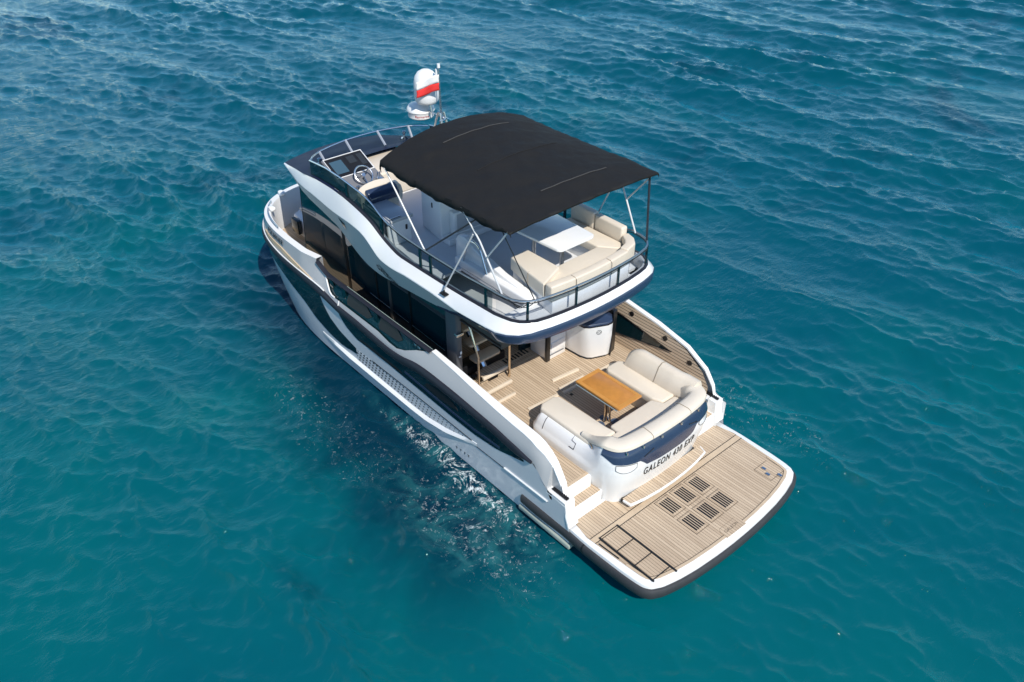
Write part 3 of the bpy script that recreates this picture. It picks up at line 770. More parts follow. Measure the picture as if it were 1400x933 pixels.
# rubber fender round the edge
fb = MB(); path = []
for x, y in [(3.05, 2.02), (2.6, 2.03)]+half+[(x, -y) for x, y in half[::-1]]+[(2.6, -2.03), (3.05, -2.02)]: path.append((x, y, .29))
pp = curve_smooth(path, 3); pp = [(p.x, p.y, p.z) for p in pp]
sgn = -1
sec = [(0, .085), (.035, .08), (.055, .05), (.06, 0), (.055, -.06), (.03, -.115), (0, -.12), (-.03, 0)]
pp2 = []
for p in pp: pp2.append(p)
fb.sweep(pp2, [(sgn*o, z) for o, z in sec])
fb.build('platform_fender', 'fender', plat)
b = MB()
for x in (1.56,):
    b.sweep([(x+.012, 2.03, .29), (x-.012, 2.03, .29)], [(sgn*o*1.05-.0, z*1.02) for o, z in sec])
b.build('fender_joint', 'black', plat)
b = MB(); b.box(1.85, 3.1, 1.90, 2.08, .02, .11, .02); build_each(b, 'trim_tab', mat('stern_plate', (.33, .38, .34), .5, noise=.15), hull)
b = MB(); b.box(1.9, 3.2, -1.9, 1.9, .05, .42, .02); b.build('platform_bracket', 'black', plat)
b = MB(); b.lathe((.30, -1.93, .27), [(0, .06), (.06, .05), (.07, 0), (.06, -.05), (0, -.06)], 12); b.build('stern_light', 'black', plat)

# ------------------------------------------------------------------ transom module
def path_mod():
    P = [(3.72, 1.02), (3.71, 1.16), (3.64, 1.26), (3.5, 1.30), (3.0, 1.305), (2.5, 1.305), (2.15, 1.30), (1.93, 1.26), (1.77, 1.17), (1.67, 1.02), (1.62, .82), (1.59, .52), (1.575, .25), (1.57, 0)]
    return P
half_m = path_mod(); full_m = half_m+[(x, -y) for x, y in half_m[:-1][::-1]]
fm_s = [(p.x, p.y) for p in curve_smooth([(x, y, 0) for x, y in full_m], 4)]
def nrm(path, i):
    a = path[max(i-1, 0)]; b = path[min(i+1, len(path)-1)]; t = Vector((b[0]-a[0], b[1]-a[1])).normalized(); return Vector((-t.y, t.x))
def inward(i):
    n = nrm(fm_s, i); c = Vector((2.9, 0))-Vector(fm_s[i])
    return n if n.dot(c) > 0 else -n
def mtop(x, y):
    aft = min(1, max(0, (2.45-x)/.4)); return 1.40+.22*aft, aft
def mpt(i, z, off=0):
    """point on the transom module's outer face at path index i, height z"""
    x, y = fm_s[i]; top, aft = mtop(x, y)
    prof_s = ([.43, .75, 1.0, 1.13, 1.17, 1.28, 1.37, 1.42], [.14, .05, .0, .0, .03, .07, .13, .22])
    prof_a = ([.43, .55, .75, 1.0, 1.2, 1.4, 1.55, 1.66], [.15, .14, .09, .03, .005, .01, .05, .12])
    d = np.interp(z, *prof_s)*(1-aft)+np.interp(z, *prof_a)*aft-off
    n = inward(i); return (x+n.x*d, y+n.y*d, z)
mb = MB(); rows = []
for i in range(len(fm_s)):
    top, aft = mtop(*fm_s[i]); zs = [.43, .5, .62, .75, .9, 1.0, 1.08, 1.13, 1.17, 1.22, 1.28, 1.34, 1.38]
    zs = [z for z in zs]+[1.38+(top-1.38)*k/3 for k in (1, 2, 3)]
    n = inward(i); col = [mpt(i, z) for z in zs]; L_ = Vector(col[-1]); col.append((L_.x+n.x*.12, L_.y+n.y*.12, L_.z)); rows.append(col)
mb.grid(rows)
module = mb.build('transom_module', 'white', yacht)
ip_y = [fm_s[i][1] for i in range(len(fm_s))]
aft_idx = [i for i in range(len(fm_s)) if fm_s[i][0] < 2.06]
def patch(idx, z0, z1, off, n=6, rim=.02):
    rows = []
    for i in idx:
        a, c = z0(fm_s[i]), z1(fm_s[i]); col = [mpt(i, a, off-rim)]+[mpt(i, a+(c-a)*k/n, off) for k in range(n+1)]+[mpt(i, c, off-rim)]; rows.append(col)
    return MB().grid(rows)
def navlo(p):
    y = p[1]; e = ip([-1.32, -1.2, -.9, -.68, -.58, -.3, .3, .62, .72, .95, 1.2, 1.32], [1.50, 1.43, 1.41, 1.38, 1.24, 1.20, 1.20, 1.23, 1.37, 1.395, 1.42, 1.56])
    return e(y) if p[0] < 2.2 else 1.58
nv = patch(aft_idx, navlo, lambda p: 1.635, .012).build('navy_panel', 'navy', module)
for ya, yb in ((.78, 1.19), (-1.19, -.74)):
    idx = [i for i in aft_idx if ya <= fm_s[i][1] <= yb]
    ym = (ya+yb)/2; zl_ = lambda p: 1.22+.10*abs((p[1]-ym)/(yb-ya)*2)**3
    b = patch(idx, zl_, lambda p: navlo(p)-.03, .006, 3, .006); lid = b.build('locker_lid', 'white', module)
    e = MB(); pts = [mpt(i, zl_(fm_s[i]), .008) for i in idx]+[mpt(i, navlo(fm_s[i])-.02, .008) for i in idx[::-1]]; pts.append(pts[0])
    e.tube(pts, .0045, 5); e.build('lid_outline', 'letter', lid)
# creases on the navy panel
for ya, yb in ((.42, .75), (-.68, -.42)):
    pts = [mpt(i, np.interp(abs(fm_s[i][1]), [.4, .75], [1.50, 1.40]), .015) for i in aft_idx if ya <= fm_s[i][1] <= yb]
    MB().tube(pts, .010, 5).build('panel_crease', 'black', nv)
MB().tube([mpt(i, 1.55, .03) for i in aft_idx if -.05 < fm_s[i][1] < .02] or [(1.55, 0, 1.55), (1.55, .02, 1.55)], .018, 8).build('stern_lamp', 'white', nv)
# name on the transom, bent round the face
ax = np.array([fm_s[i][1] for i in aft_idx])
def on_transom(zc_, sx=1, yc=0):
    order = np.argsort(ax)
    def fn(v):
        y = yc-v.x*sx; z = zc_+v.y
        P = [mpt(i, z, .006+v.z) for i in aft_idx]; ys = np.array([q[1] for q in P]); xs_ = np.array([q[0] for q in P]); k = np.argsort(ys)
        return (float(np.interp(y, ys[k], xs_[k])), y, z)
    return fn
text('transom_letters', 'GALEON 430 EXP', .26, on_transom(1.03, .55, -.04), 'letter', module, shear=-.2, spacing=1.22, ext=.002, bold=.003)
# hand rail round the bolster: bracket feet and pipe
rl = MB(); pts = [mpt(i, 1.66, .045) for i in range(len(fm_s)) if fm_s[i][0] < 2.0]; rl.tube(pts, .014, 7)
for y in (1.0, .68, .28, -.28, -.72, -1.05):
    i = min(aft_idx, key=lambda k: abs(fm_s[k][1]-y)); rl.tube([mpt(i, 1.66, .045), mpt(i, 1.60, .01)], .014, 6); rl.tube([mpt(i, 1.585, .03), mpt(i, 1.625, .05)], .022, 6)
rl.build('transom_rail', 'steel', module)
# port side rail, locker door line
sidx = [i for i in range(len(fm_s)) if fm_s[i][1] > .9 and 2.3 < fm_s[i][0] < 3.45]
b = MB(); b.tube([(x, y, z+.03) for x, y, z in [mpt(i, 1.41, 0) for i in sidx]], .012, 6)
for k in range(0, len(sidx), max(1, len(sidx)//6)):
    p = mpt(sidx[k], 1.41, 0); b.tube([(p[0], p[1], 1.38), (p[0], p[1], 1.445)], .012, 6)
b.build('side_rail', 'bronze', module)
b = MB()
pa = [min(range(len(fm_s)), key=lambda i: (fm_s[i][0]-x)**2+(fm_s[i][1]-1.3)**2) for x in (3.35, 2.72)]
b.tube([mpt(pa[0], z, .004) for z in (1.19, 1.25, 1.3, 1.36, 1.40)], .006, 5)
q = [mpt(pa[1], 1.40, .006), mpt(pa[1], 1.33, .006), (2.64, *mpt(pa[1], 1.32, .006)[1:]), (2.64, *mpt(pa[1], 1.22, .006)[1:]), (2.75, *mpt(pa[1], 1.22, .006)[1:])]
b.tube(q, .006, 5); b.build('locker_seam', 'letter', module)
# teak bench step along the transom foot
bs = MB(); bp_ = [(1.70, 1.0), (1.53, .98), (1.475, .7), (1.44, .35), (1.43, 0), (1.44, -.35), (1.475, -.7), (1.53, -1.0), (1.70, -1.06)]
bs.prism(bp_, .525, .575, .012); bench = bs.build('transom_step', 'white', module)
b = MB(); b.poly([(x+.02, y*.98, .580) for x, y in bp_]); build_each(b, 'step_tread', 'teak', bench, smooth=0)
b = MB(); b.prism([(x+.1, y*.93) for x, y in bp_], .43, .525); b.build('step_support', 'interior', bench)

# ------------------------------------------------------------------ saloon (cabin)
def mirror(b): r = MB(); r.add([(x, -y, z) for x, y, z in b.v], [f[::-1] for f in b.f]); return r
Gx = [5.27, 5.87, 6.74, 7.55, 7.9, 8.22, 8.52, 9.03, 10.0, 10.9, 11.3, 11.8]
Gz = smooth_ip(Gx, [2.84, 2.76, 2.67, 2.60, 2.63, 2.70, 2.81, 3.02, 3.15, 3.23, 3.29, 3.36])
yG = ip([3, 5, 8, 9, 10.4, 11.8], [1.70, 1.72, 1.70, 1.65, 1.57, 1.28])
cg = MB()
rows = []
for x in lin(5.55, 10.9, 50):
    t = (x-5.55)/5.35; yb = 1.47-.10*max(0, (x-8.5)/2.4); yt = 1.50-.06*max(0, (x-8.5)/2.4); zt = Gz(x)+.03; xb = x+(.3*max(0, (x-9.5)/1.4))
    rows.append([(xb+(x-xb)*k/5, yb+(yt-yb)*(k/5)**1.4, 1.30+(zt-1.30)*k/5) for k in range(6)])
cg.grid(rows)
glassP = cg.build('saloon_glass', 'dglass', yacht, label='long dark side window of the saloon, port side')
cgs = mirror(cg); cgs.build('saloon_glass', 'dglass', yacht)
# mullions
b = MB()
for x, wd in ((9.2, .05), (8.05, .03), (6.9, .03)):
    zt = Gz(x); yb = 1.47-.10*max(0, (x-8.5)/2.4); yt = 1.50-.06*max(0, (x-8.5)/2.4)
    b.grid([[(x+s, yb+(yt-yb)*(k/5)**1.4+.008, 1.30+(zt-1.3)*k/5) for k in range(6)] for s in (-wd, wd)])
build_each(b, 'mullion', mat('mullion_black', (.006, .007, .008), .5, spec=.2), glassP)
for x0, x1 in ((5.85, 6.9), (7.0, 8.35)):
    MB().tube([(x, 1.485, 1.62+.04*(x-5.8)) for x in lin(x0, x1, 6)], .008, 5).build('glass_reflection', 'steel', glassP)  # pale tubes put on the pane for the cap rail's reflection
# cabin front, under the roof overhang
b = MB(); b.grid([[(11.2, 1.37, 1.3), (10.9, 1.44, 3.25)], [(11.55, .6, 1.3), (11.25, .7, 3.3)], [(11.6, 0, 1.3), (11.3, 0, 3.32)], [(11.55, -.6, 1.3), (11.25, -.7, 3.3)], [(11.2, -1.37, 1.3), (10.9, -1.44, 3.25)]])
b.build('windscreen', 'dglass', yacht)
# low cabin wall
b = MB(); b.grid([[(5.6, 1.475, .97), (5.6, 1.475, 1.36)], [(8.5, 1.475, .97), (8.5, 1.475, 1.36)], [(11.2, 1.372, .97), (11.2, 1.372, 1.36)]]); b.build('cabin_sill', 'black', yacht)
# bow lounge moulding in front of the windscreen
b = MB(); b.prism([(11.5, 1.0), (12.45, .95), (12.6, .7), (12.6, -.7), (12.45, -.95), (11.5, -1.0)], 1.31, 1.80, .05, 3)
b.prism([(11.45, .95), (11.85, .92), (11.85, -.92), (11.45, -.95)], 1.80, 2.05, .05, 3); bl = b.build('bow_lounge', 'white', yacht)
b = MB(); b.box(11.86, 12.5, -.75, .75, 1.80, 1.90, .035, 3); b.build('bow_cushion', 'cream', bl)
b = MB(); b.box(12.0, 12.3, .99, 1.10, 1.45, 1.80, .02); b.build('bow_hatch', 'tglass', bl)
# aft bulkhead and interior
b = MB(); b.box(7.55, 7.62, -1.85, 1.50, .97, 3.0); b.build('saloon_bulkhead', 'interior', yacht)
b = MB(); b.box(5.60, 7.55, -.38, -.30, .97, 2.9); b.box(5.58, 5.66, -.46, -.18, .97, 2.9); b.build('saloon_door', 'dglass', yacht, label='dark folded glass door of the saloon')
b = MB(); b.prism([(5.40, 1.42), (5.74, 1.40), (5.74, 1.53), (5.44, 1.53)], .97, 2.80, .02); pl_ = b.build('saloon_pillar', mat('pillar_grey', (.085, .09, .10), .35), yacht)
b = MB()
b.box(5.385, 5.40, 1.44, 1.48, 1.78, 1.84, .004); b.box(5.385, 5.40, 1.46, 1.51, 1.72, 1.75, .004); build_each(b, 'pillar_switch', 'white', pl_)
b = MB(); b.box(5.36, 5.46, 1.40, 1.56, 2.20, 2.25, .01); b.build('pillar_bracket', 'steel', pl_)
# low dark locker under the stair
b = MB(); b.box(5.62, 5.95, .2, 1.38, .972, 1.16, .02); b.build('under_stair_locker', 'black', yacht)

b = MB(); b.box(6.95, 7.0, -.28, 1.46, .97, 3.0); b.build('stair_bulkhead', 'teakm', yacht)
# stair to the flybridge
stair = MB()
stair.tube([(5.5, .83, 1.1), (6.9, .83, 2.9)], .06, 8)
stair.box(5.3, 5.6, .6, 1.1, .972, 1.0)
stairs = stair.build('stair_stringer', 'steel', yacht)
for x, z, y0, y1 in ((5.35, 1.45, .53, 1.13), (5.56, 1.70, .60, 1.10), (5.76, 1.95, .63, 1.10), (5.98, 2.2, .63, 1.12), (6.2, 2.45, .63, 1.12)):
    b = MB(); b.prism(rrect(x, x+.27, y0, y1, .06), z-.05, z, .012); tr = b.build('stair_tread', 'teakm', stairs)
for x, z, y0, y1 in ((4.88, 1.08, .66, 1.27), (5.13, 1.22, .54, 1.16), (4.62, 1.0, .8, 1.32)):
    b = MB(); b.prism(rrect(x, x+.26, y0, y1, .04), z-.045, z, .012); tr = b.build('stair_tread', 'teak', stairs)
    b = MB(); b.box(x-.012, x+.045, y0+.0, y1-.0, z-.06, z+.012, .012, 2); b.build('tread_nosing', 'rib', tr)
    b = MB(); b.box(x+.06, x+.2, (y0+y1)/2-.1, (y0+y1)/2+.08, .97, z-.045); b.build('tread_support', 'black', tr)
hr = MB(); hr.tube([(5.08, 1.31, .97), (5.08, 1.31, 1.8), (5.30, 1.31, 2.33), (5.75, 1.31, 2.95)], .022, 10); hr.build('stair_rail', 'bronze', yacht)
hr = MB(); hr.tube([(5.115, .535, .97), (5.115, .535, 2.95)], .026, 10); hr.build('flybridge_post', 'bronze', yacht)

# ------------------------------------------------------------------ flybridge moulding
Dx = [3.3, 3.97, 4.5, 5.4, 6.2, 6.92, 7.34, 7.56, 7.76, 8.1, 8.36, 8.65, 9.13, 9.95, 11.0, 11.8]
Dz = smooth_ip(Dx, [3.35, 3.34, 3.32, 3.29, 3.28, 3.28, 3.42, 3.53, 3.64, 3.72, 3.76, 3.80, 3.82, 3.76, 3.56, 3.385])
yD = ip([3, 5, 8, 9, 10.4, 11.8], [1.66, 1.68, 1.68, 1.65, 1.55, 1.26])
Mx = [3.3, 4.2, 5.0, 5.67, 6.5, 6.9, 7.28, 7.46, 7.63, 7.86, 8.15, 8.92, 10.04, 11.0, 11.8]
Mz = smooth_ip(Mx, [3.18, 3.15, 3.10, 3.13, 3.12, 3.08, 3.10, 3.20, 3.33, 3.44, 3.47, 3.46, 3.50, 3.44, 3.372])
yM = ip([3, 5, 8, 9, 10.4, 11.8], [1.80, 1.84, 1.83, 1.78, 1.67, 1.285])
Gz2 = lambda x: Gz(x) if x > 5.27 else ip([3.3, 4.9, 5.27], [3.0, 2.95, 2.84])(x)
# path: port from the nose aft, round the stern corner, to the centre; mirrored
port = [11.8, 11.6, 11.3, 11.0, 10.6, 10.2, 9.8, 9.4, 9.1, 8.9, 8.7, 8.5, 8.36, 8.2, 8.05, 7.9, 7.76, 7.65, 7.55, 7.45, 7.35, 7.25, 7.1, 6.95, 6.8, 6.5, 6.1, 5.7, 5.3, 5.0, 4.7, 4.4, 4.2]
def stern(y, off):
    """x of the stern edge for lateral y, at the coaming edge (off outwards)"""
    return None
secs = []
for x in port: secs.append([(x, yD(x)-.05, Dz(x)), (x, yD(x), Dz(x)-.012), (x, yM(x), Mz(x)), (x, yM(x)+.004, Mz(x)-.02), (x, yG(x), Gz2(x)), (x, yG(x)-.14, Gz2(x)-.01)])
cor = [(4.0, 1.655, 0), (3.85, 1.615, .25), (3.72, 1.54, .5), (3.62, 1.43, .8), (3.555, 1.30, 1), (3.51, 1.1, 1), (3.47, .8, 1), (3.445, .5, 1), (3.43, .2, 1), (3.428, 0, 1)]
for x, y, t in cor:
    nx = ip([0, .25, .5, .8, 1], [0, -.35, -.7, -.95, -1])(t); ny = math.sqrt(max(0, 1-nx*nx)); fl = .95*(y/1.3)*0
    def o(d, z): return (x+nx*d, y+ny*d, z)
    secs.append([o(-.05, 3.35), o(0, 3.34), o(.155-.075*t, 3.165+.085*t), o(.16-.075*t, 3.14+.085*t), o(.11-.03*t, 2.97+.085*t), o(-.10, 2.94+.06*t)])
full = secs+[[(x, -y, z) for x, y, z in s_] for s_ in secs[:-1][::-1]]
white_ = MB().grid([[s_[1], s_[2]] for s_ in full]); white_.grid([[s_[2], s_[3]] for s_ in full])
nW = len(port)
lower = MB().grid([[s_[3], s_[4]] for s_ in secs[:nW-3]]); lower.grid([[(x, -y, z) for x, y, z in (s_[3], s_[4])] for s_ in secs[:nW-3]])
fly = white_.build('flybridge_moulding', 'white', yacht, smooth=30)
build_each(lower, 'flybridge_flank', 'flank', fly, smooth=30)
# navy skirt under the stern end
sk = MB()
sk_secs = secs[nW-6:]+[[(x, -y, z) for x, y, z in s_] for s_ in secs[nW-6:-1][::-1]]
def skt(s_, k, n):
    a = Vector(s_[3]); c = Vector(s_[4]); t = min(1, min(k, n-1-k)/4)
    out = Vector((0, 0, 0))
    mid = (a+c)/2
    return [tuple(a+(c-a)*(1-t)*.9+Vector((0, 0, .006))), tuple(a+(c-a)*(.5+.4*(1-t))), tuple(c), tuple(Vector(s_[5])+Vector((0, 0, -.02)))]
sk.grid([[tuple(v) for v in skt(s_, k, len(sk_secs))] for k, s_ in enumerate(sk_secs)])
skirt_out = []
for k, s_ in enumerate(sk_secs): skirt_out.append(s_)
b = MB(); n_ = len(sk_secs)
rows = []
for k, s_ in enumerate(sk_secs):
    t = min(1, min(k, n_-1-k)/5); a = Vector(s_[3]); c = Vector(s_[4]); ctr = Vector((6, 0, a.z)); od = (Vector((a.x, a.y, 0))-Vector((5.2, 0, 0))).normalized()*.02*t
    top = a.lerp(c, (1-t)*.95); rows.append([tuple(top+Vector((0, 0, .004))), tuple(top.lerp(c, .12)+od), tuple(top.lerp(c, .75)+od*1.2), tuple(c+od*.4+Vector((0, 0, -.015))), tuple(Vector(s_[5])+Vector((0, 0, -.02)))])
b.grid(rows); b.build('navy_skirt', 'navy', fly)
# soffit
b = MB(); b.grid([[(s_[5][0], s_[5][1], s_[5][2]), (s_[5][0], -s_[5][1], s_[5][2])] for s_ in secs if s_[5][0] > 3.5]); b.build('soffit', 'white', fly)
# coaming seal (dark line) and inner wall
b = MB(); b.grid([[(s_[1][0], s_[1][1], s_[1][2]+.004), (s_[1][0], s_[1][1]-.0, s_[1][2]+.016), tuple(Vector(s_[0])+Vector((0, 0, .018))), tuple(Vector(s_[0])+Vector((0, 0, -.02)))] for s_ in full[9:-9]]); b.build('coaming_seal', 'rub', fly)
b = MB()
def inn_(s_, d):
    v = Vector((s_[0][0], s_[0][1], 0)); c = Vector((6.0, 0, 0)); n = Vector(s_[0])-Vector(s_[1]); n.z = 0; n.normalize(); return Vector(s_[0])+n*d
b.grid([[tuple(s_[0]), tuple(inn_(s_, .045)), tuple(inn_(s_, .07)-Vector((0, 0, .03))), (inn_(s_, .09).x, inn_(s_, .09).y, 3.14)] for s_ in full[8:-8]]); b.build('inner_coaming', 'grey', fly)
# roof ahead of the helm
b = MB(); rows = []
for x in lin(8.75, 11.8, 26):
    row = []
    for k in range(-12, 13):
        t = k/12; y = yD(x)*t; crown = .10*(1-t*t)*min(1, (12.3-x)/1.5)
        fx = x+ (.20*(1-t*t))*max(0, (x-10.5)/1.3)
        row.append((fx, y, Dz(x)-.012+crown+.004))
    rows.append(row)
e = rows[-1]; rows.append([(x+.03, y*1.0, z-.06) for x, y, z in e]); rows.append([(x-.25, y*.96, z-.10) for x, y, z in e])
b.grid([r for r in rows if r[0][0] > 10.0]); roof = b.build('roof_panel', 'navyroof', fly)
b = MB()
for sd in (1, -1): b.grid([[(x, sd*(yD(x)-.001), Dz(x)-.006), (x, sd*(yD(x)-.2), Dz(x)+.012), (x, sd*(yD(x)-.215), Dz(x)-.25)] for x in lin(8.9, 10.25, 14)])
build_each(b, 'roof_side', 'navyroof', fly)
# floor with the stair opening
b = MB()
for x0, x1, y0, y1 in ((3.56, 9.3, -1.2, .95), (3.92, 9.3, -1.6, -1.2), (3.56, 3.92, .95, 1.2), (3.92, 4.25, .95, 1.6), (5.95, 9.3, .95, 1.6), (4.25, 5.95, 1.46, 1.6)): b.box(x0, x1, y0, y1, 3.10, 3.15)
fl = b.build('flybridge_floor', 'floor', fly)
# curb round the stair well, rising to a hump at its forward end
b = MB()
b.prism([(4.15, .84), (6.15, .74), (6.15, .96), (4.15, .96)], 3.15, 3.32, .03, 3)
b.sprism([(6.25, 3.15), (6.25, 3.60), (6.18, 3.70), (5.98, 3.72), (5.6, 3.55), (5.0, 3.40), (4.2, 3.30), (4.15, 3.15)], .70, .84, .025, 3)
b.box(4.12, 4.25, .84, 1.6, 3.15, 3.19, .01)
b.build('stair_coaming', 'white', fly)
b = MB(); b.box(4.26, 5.94, .97, 1.45, 2.5, 2.52); b.box(4.25, 4.27, .96, 1.46, 2.5, 3.14); b.box(4.25, 5.95, 1.455, 1.475, 2.6, 3.14); b.build('stair_well', 'interior', fly)
b = MB(); b.tube(curve_smooth([(5.95, .92, 3.15), (5.88, .92, 3.45), (5.78, .92, 3.72), (5.62, .92, 3.80), (5.47, .92, 3.74), (5.35, .92, 3.5), (5.2, .92, 3.15)], 6), .020, 8); b.build('stair_arch', 'steel', fly)

# side screens: dark glass from the coaming to the rail, clear ones round the stern
Tx = [4.2, 5, 6, 6.8, 7.25, 7.49, 7.75, 8.03, 8.84, 9.4, 10.2]
Tz = smooth_ip(Tx, [3.70, 3.66, 3.66, 3.69, 3.76, 3.86, 4.0, 4.07, 4.13, 4.12, 4.02])
def screen_rows(x0, x1, n, sd): return [[(x, sd*(yD(x)-.055), Dz(x)), (x, sd*(yD(x)-.065), Tz(x))] for x in lin(x0, x1, n)]
for sd, lb in ((1, 'tinted side screen on the port side of the flybridge'), (-1, 'tinted side screen on the starboard side of the flybridge')):
    b = MB().grid(screen_rows(7.38, 10.15, 34, sd)); sc = b.build('side_screen', 'fglass', fly, label=lb)
    b = MB().grid(screen_rows(4.3, 7.36, 34, sd)); b.build('side_screen', 'sglass', fly, label='smoked rear '+lb[7:])
    b = MB().tube([(x, sd*(yD(x)-.065), Tz(x)) for x in lin(7.2, 10.15, 30)], .016, 6); b.build('screen_edge', 'steel', sc)
    b = MB()
    for x in (8.6, 7.45, 6.25, 5.95, 4.45): b.box(x-.03, x+.03, sd*(yD(x)-.05)-.012, sd*(yD(x)-.05)+.012, Dz(x), Tz(x)-.01)
    build_each(b, 'screen_post', 'tglass', sc)
sternpath = [s_[0] for s_ in secs[nW-1:]]+[(x, -y, z) for x, y, z in [s_[0] for s_ in secs[nW-1:-1][::-1]]]
b = MB().grid([[(x, y, 3.36), (x, y, 3.72)] for x, y, z in sternpath]); ss = b.build('stern_screen', 'aglass', fly, label='clear glass screen round the stern of the flybridge')
b = MB()
for k in (4, 8, len(sternpath)-9, len(sternpath)-5):
    x, y, z = sternpath[k]; b.box(x-.016, x+.016, y-.016, y+.016, 3.35, 3.72)
build_each(b, 'screen_post', 'tglass', ss)
rp = [(x, yD(x)-.065, Tz(x)+.02) for x in lin(7.3, 4.3, 24)]+[(x, y, 3.73) for x, y, z in sternpath]+[(x, -(yD(x)-.065), Tz(x)+.02) for x in lin(4.3, 7.3, 24)]
b = MB().tube(rp, .017, 8); b.build('guard_rail', mat('satin_steel', (.36, .40, .44), .3, metal=.9, noise=.1), fly)
b = MB().tube([(x, y+(.0), z-.045) for x, y, z in rp], .009, 6); b.build('guard_wire', 'black', fly)
# forward windscreen of the flybridge, leaning forward
wt = [(10.15, 1.475, 4.02), (10.28, 1.36, 4.02), (10.42, 1.12, 4.03), (10.5, .8, 4.04), (10.56, .4, 4.05), (10.58, 0, 4.05)]; wt = wt+[(x, -y, z) for x, y, z in wt[:-1][::-1]]
wbm = [(10.12, 1.49, 3.74), (10.14, 1.34, 3.74), (10.2, 1.08, 3.76), (10.24, .78, 3.79), (10.27, .4, 3.81), (10.28, 0, 3.82)]; wbm = wbm+[(x, -y, z) for x, y, z in wbm[:-1][::-1]]
b = MB().grid([wbm, wt]); ws = b.build('wind_deflector', glass('deflector_glass', (.02, .03, .045), .1, tint=(.72, .78, .84)), fly)
b = MB().tube(wt, .018, 8); b.build('deflector_frame', 'steel', ws)
b = MB()
for k in (2, 4, 6, 8): b.tube([wt[k], wbm[k]], .028, 6)
build_each(b, 'deflector_post', mat('pale_post', (.30, .33, .38), .4), ws)
# dash moulding and helm console
b = MB(); b.prism([(9.25, 1.45), (10.2, 1.42), (10.26, .7), (10.28, 0), (10.26, -.7), (10.2, -1.42), (9.25, -1.45)], 3.15, 3.72, .05, 3); ds = b.build('dashboard', 'cream', fly)
b = MB(); b.sprism([(9.9, 3.7), (9.98, 4.02), (9.93, 4.04), (9.42, 3.80), (8.98, 3.66), (8.9, 3.55), (8.9, 3.15), (9.9, 3.15)], .42, 1.36, .03, 3); hc = b.build('helm_console', 'dash', fly)
def onc(t, y, d=.0):
    """point on the sloping instrument face"""
    a = Vector((9.42, 0, 3.80)); c = Vector((9.93, 0, 4.04)); p = a.lerp(c, t); n = Vector((-(c.z-a.z), 0, c.x-a.x)).normalized(); p += n*d; return (p.x, y, p.z)
b = MB(); b.grid([[onc(t, y, .012) for y in (.45, 1.33)] for t in (.02, .98)]); b.grid([[onc(.02, .45, .012), onc(.02, 1.33, .012)], [onc(.02, .45, -.02), onc(.02, 1.33, -.02)]]); ip_ = b.build('instrument_panel', 'black', hc)
b = MB(); b.tube([onc(.02, .45, .014), onc(.02, 1.33, .014), onc(.98, 1.33, .014), onc(.98, .45, .014), onc(.02, .45, .014)], .012, 5); b.build('panel_rim', 'white', ip_)
b = MB(); b.grid([[onc(t, y, .018) for y in (.98, 1.26)] for t in (.18, .8)]); b.build('chart_display', 'screen', ip_)
b = MB(); b.grid([[onc(t, y, .018) for y in (.68, .86)] for t in (.5, .85)]); b.grid([[onc(t, y, .018) for y in (.5, .62)] for t in (.3, .85)]); build_each(b, 'gauge_display', mat('gauge_black', (.03, .035, .04), .15), ip_)
# steering wheel
b = MB(); wc = Vector((9.18, .86, 3.86)); wn = Vector((-.75, 0, .66)).normalized(); wa = Vector((0, 1, 0)); wb2 = wn.cross(wa)
ring = [wc+.19*(math.cos(a)*wa+math.sin(a)*wb2) for a in [2*math.pi*k/28 for k in range(29)]]
b.tube(ring, .016, 8)
for a in (math.pi/2, math.pi*7/6, math.pi*11/6): b.tube([wc-wn*.03, wc+.19*(math.cos(a)*wa+math.sin(a)*wb2)], .013, 6)
b.tube([wc-wn*.14, wc-wn*.0], .04, 10); b.build('steering_wheel', 'steel', hc)
b = MB(); b.box(9.0, 9.2, .5, .62, 3.67, 3.74, .02); b.tube([(9.1, .56, 3.72), (9.05, .56, 3.88)], .015, 6); b.tube([(9.12, .60, 3.72), (9.07, .60, 3.87)], .015, 6); b.tube([(9.0, 1.12, 3.68), (9.0, 1.12, 3.75)], .04, 8); build_each(b, 'throttle_lever', 'steel', hc)
b = MB(); b.tube([(10.45, 1.12, 3.66), (10.45, 1.12, 3.80)], .022, 8); b.tube([(10.6, 1.22, 3.62), (10.5, 1.14, 3.75), (10.4, 1.06, 3.80)], .018, 8); b.lathe((10.45, 1.12, 3.80), [(0, .09), (.045, .07), (.05, .02), (.03, 0)], 10); b.build('horn', 'steel', roof)
b = MB(); b.tube([(10.5, -1.05, 3.70), (10.5, -1.05, 3.84)], .022, 8); b.tube([(10.6, -1.2, 3.66), (10.5, -1.05, 3.8), (10.4, -.9, 3.78)], .018, 8); b.lathe((10.5, -1.05, 3.84), [(0, .08), (.04, .06), (.045, .02), (.03, 0)], 10); b.build('horn', 'steel', roof)
# maker's mark on the side
def on_side(xc, zc_):
    def fn(v):
        x = xc-v.x; z = zc_+v.y-.28*(v.x); a, c = (Mz(x)-.02, yM(x)+.004), (Gz2(x), yG(x)); t = (z-a[0])/(c[0]-a[0]); return (x, a[1]+(c[1]-a[1])*t+.012+v.z, z)
    return fn
text('side_letters', 'GALEON', .15, on_side(7.22, 2.73), 'letter', fly, spacing=1.1, ext=.002)
f_ = on_side(7.25, 2.81); b = MB(); b.add([f_(Vector(p)) for p in ((-.18, .03, 0), (-.02, -.01, 0), (.16, -.02, 0), (.0, .02, 0), (-.17, .05, 0))], [(0, 1, 2, 3, 4)]); b.build('side_mark', 'letter', fly)
f_ = on_side(8.62, 3.30); b = MB(); b.add([f_(Vector(p)) for p in ((-.12, .07, 0), (.10, .06, 0), (.08, -.11, 0), (-.02, -.02, 0))], [(0, 1, 2, 3)]); b.build('side_vent', 'tglass', fly)
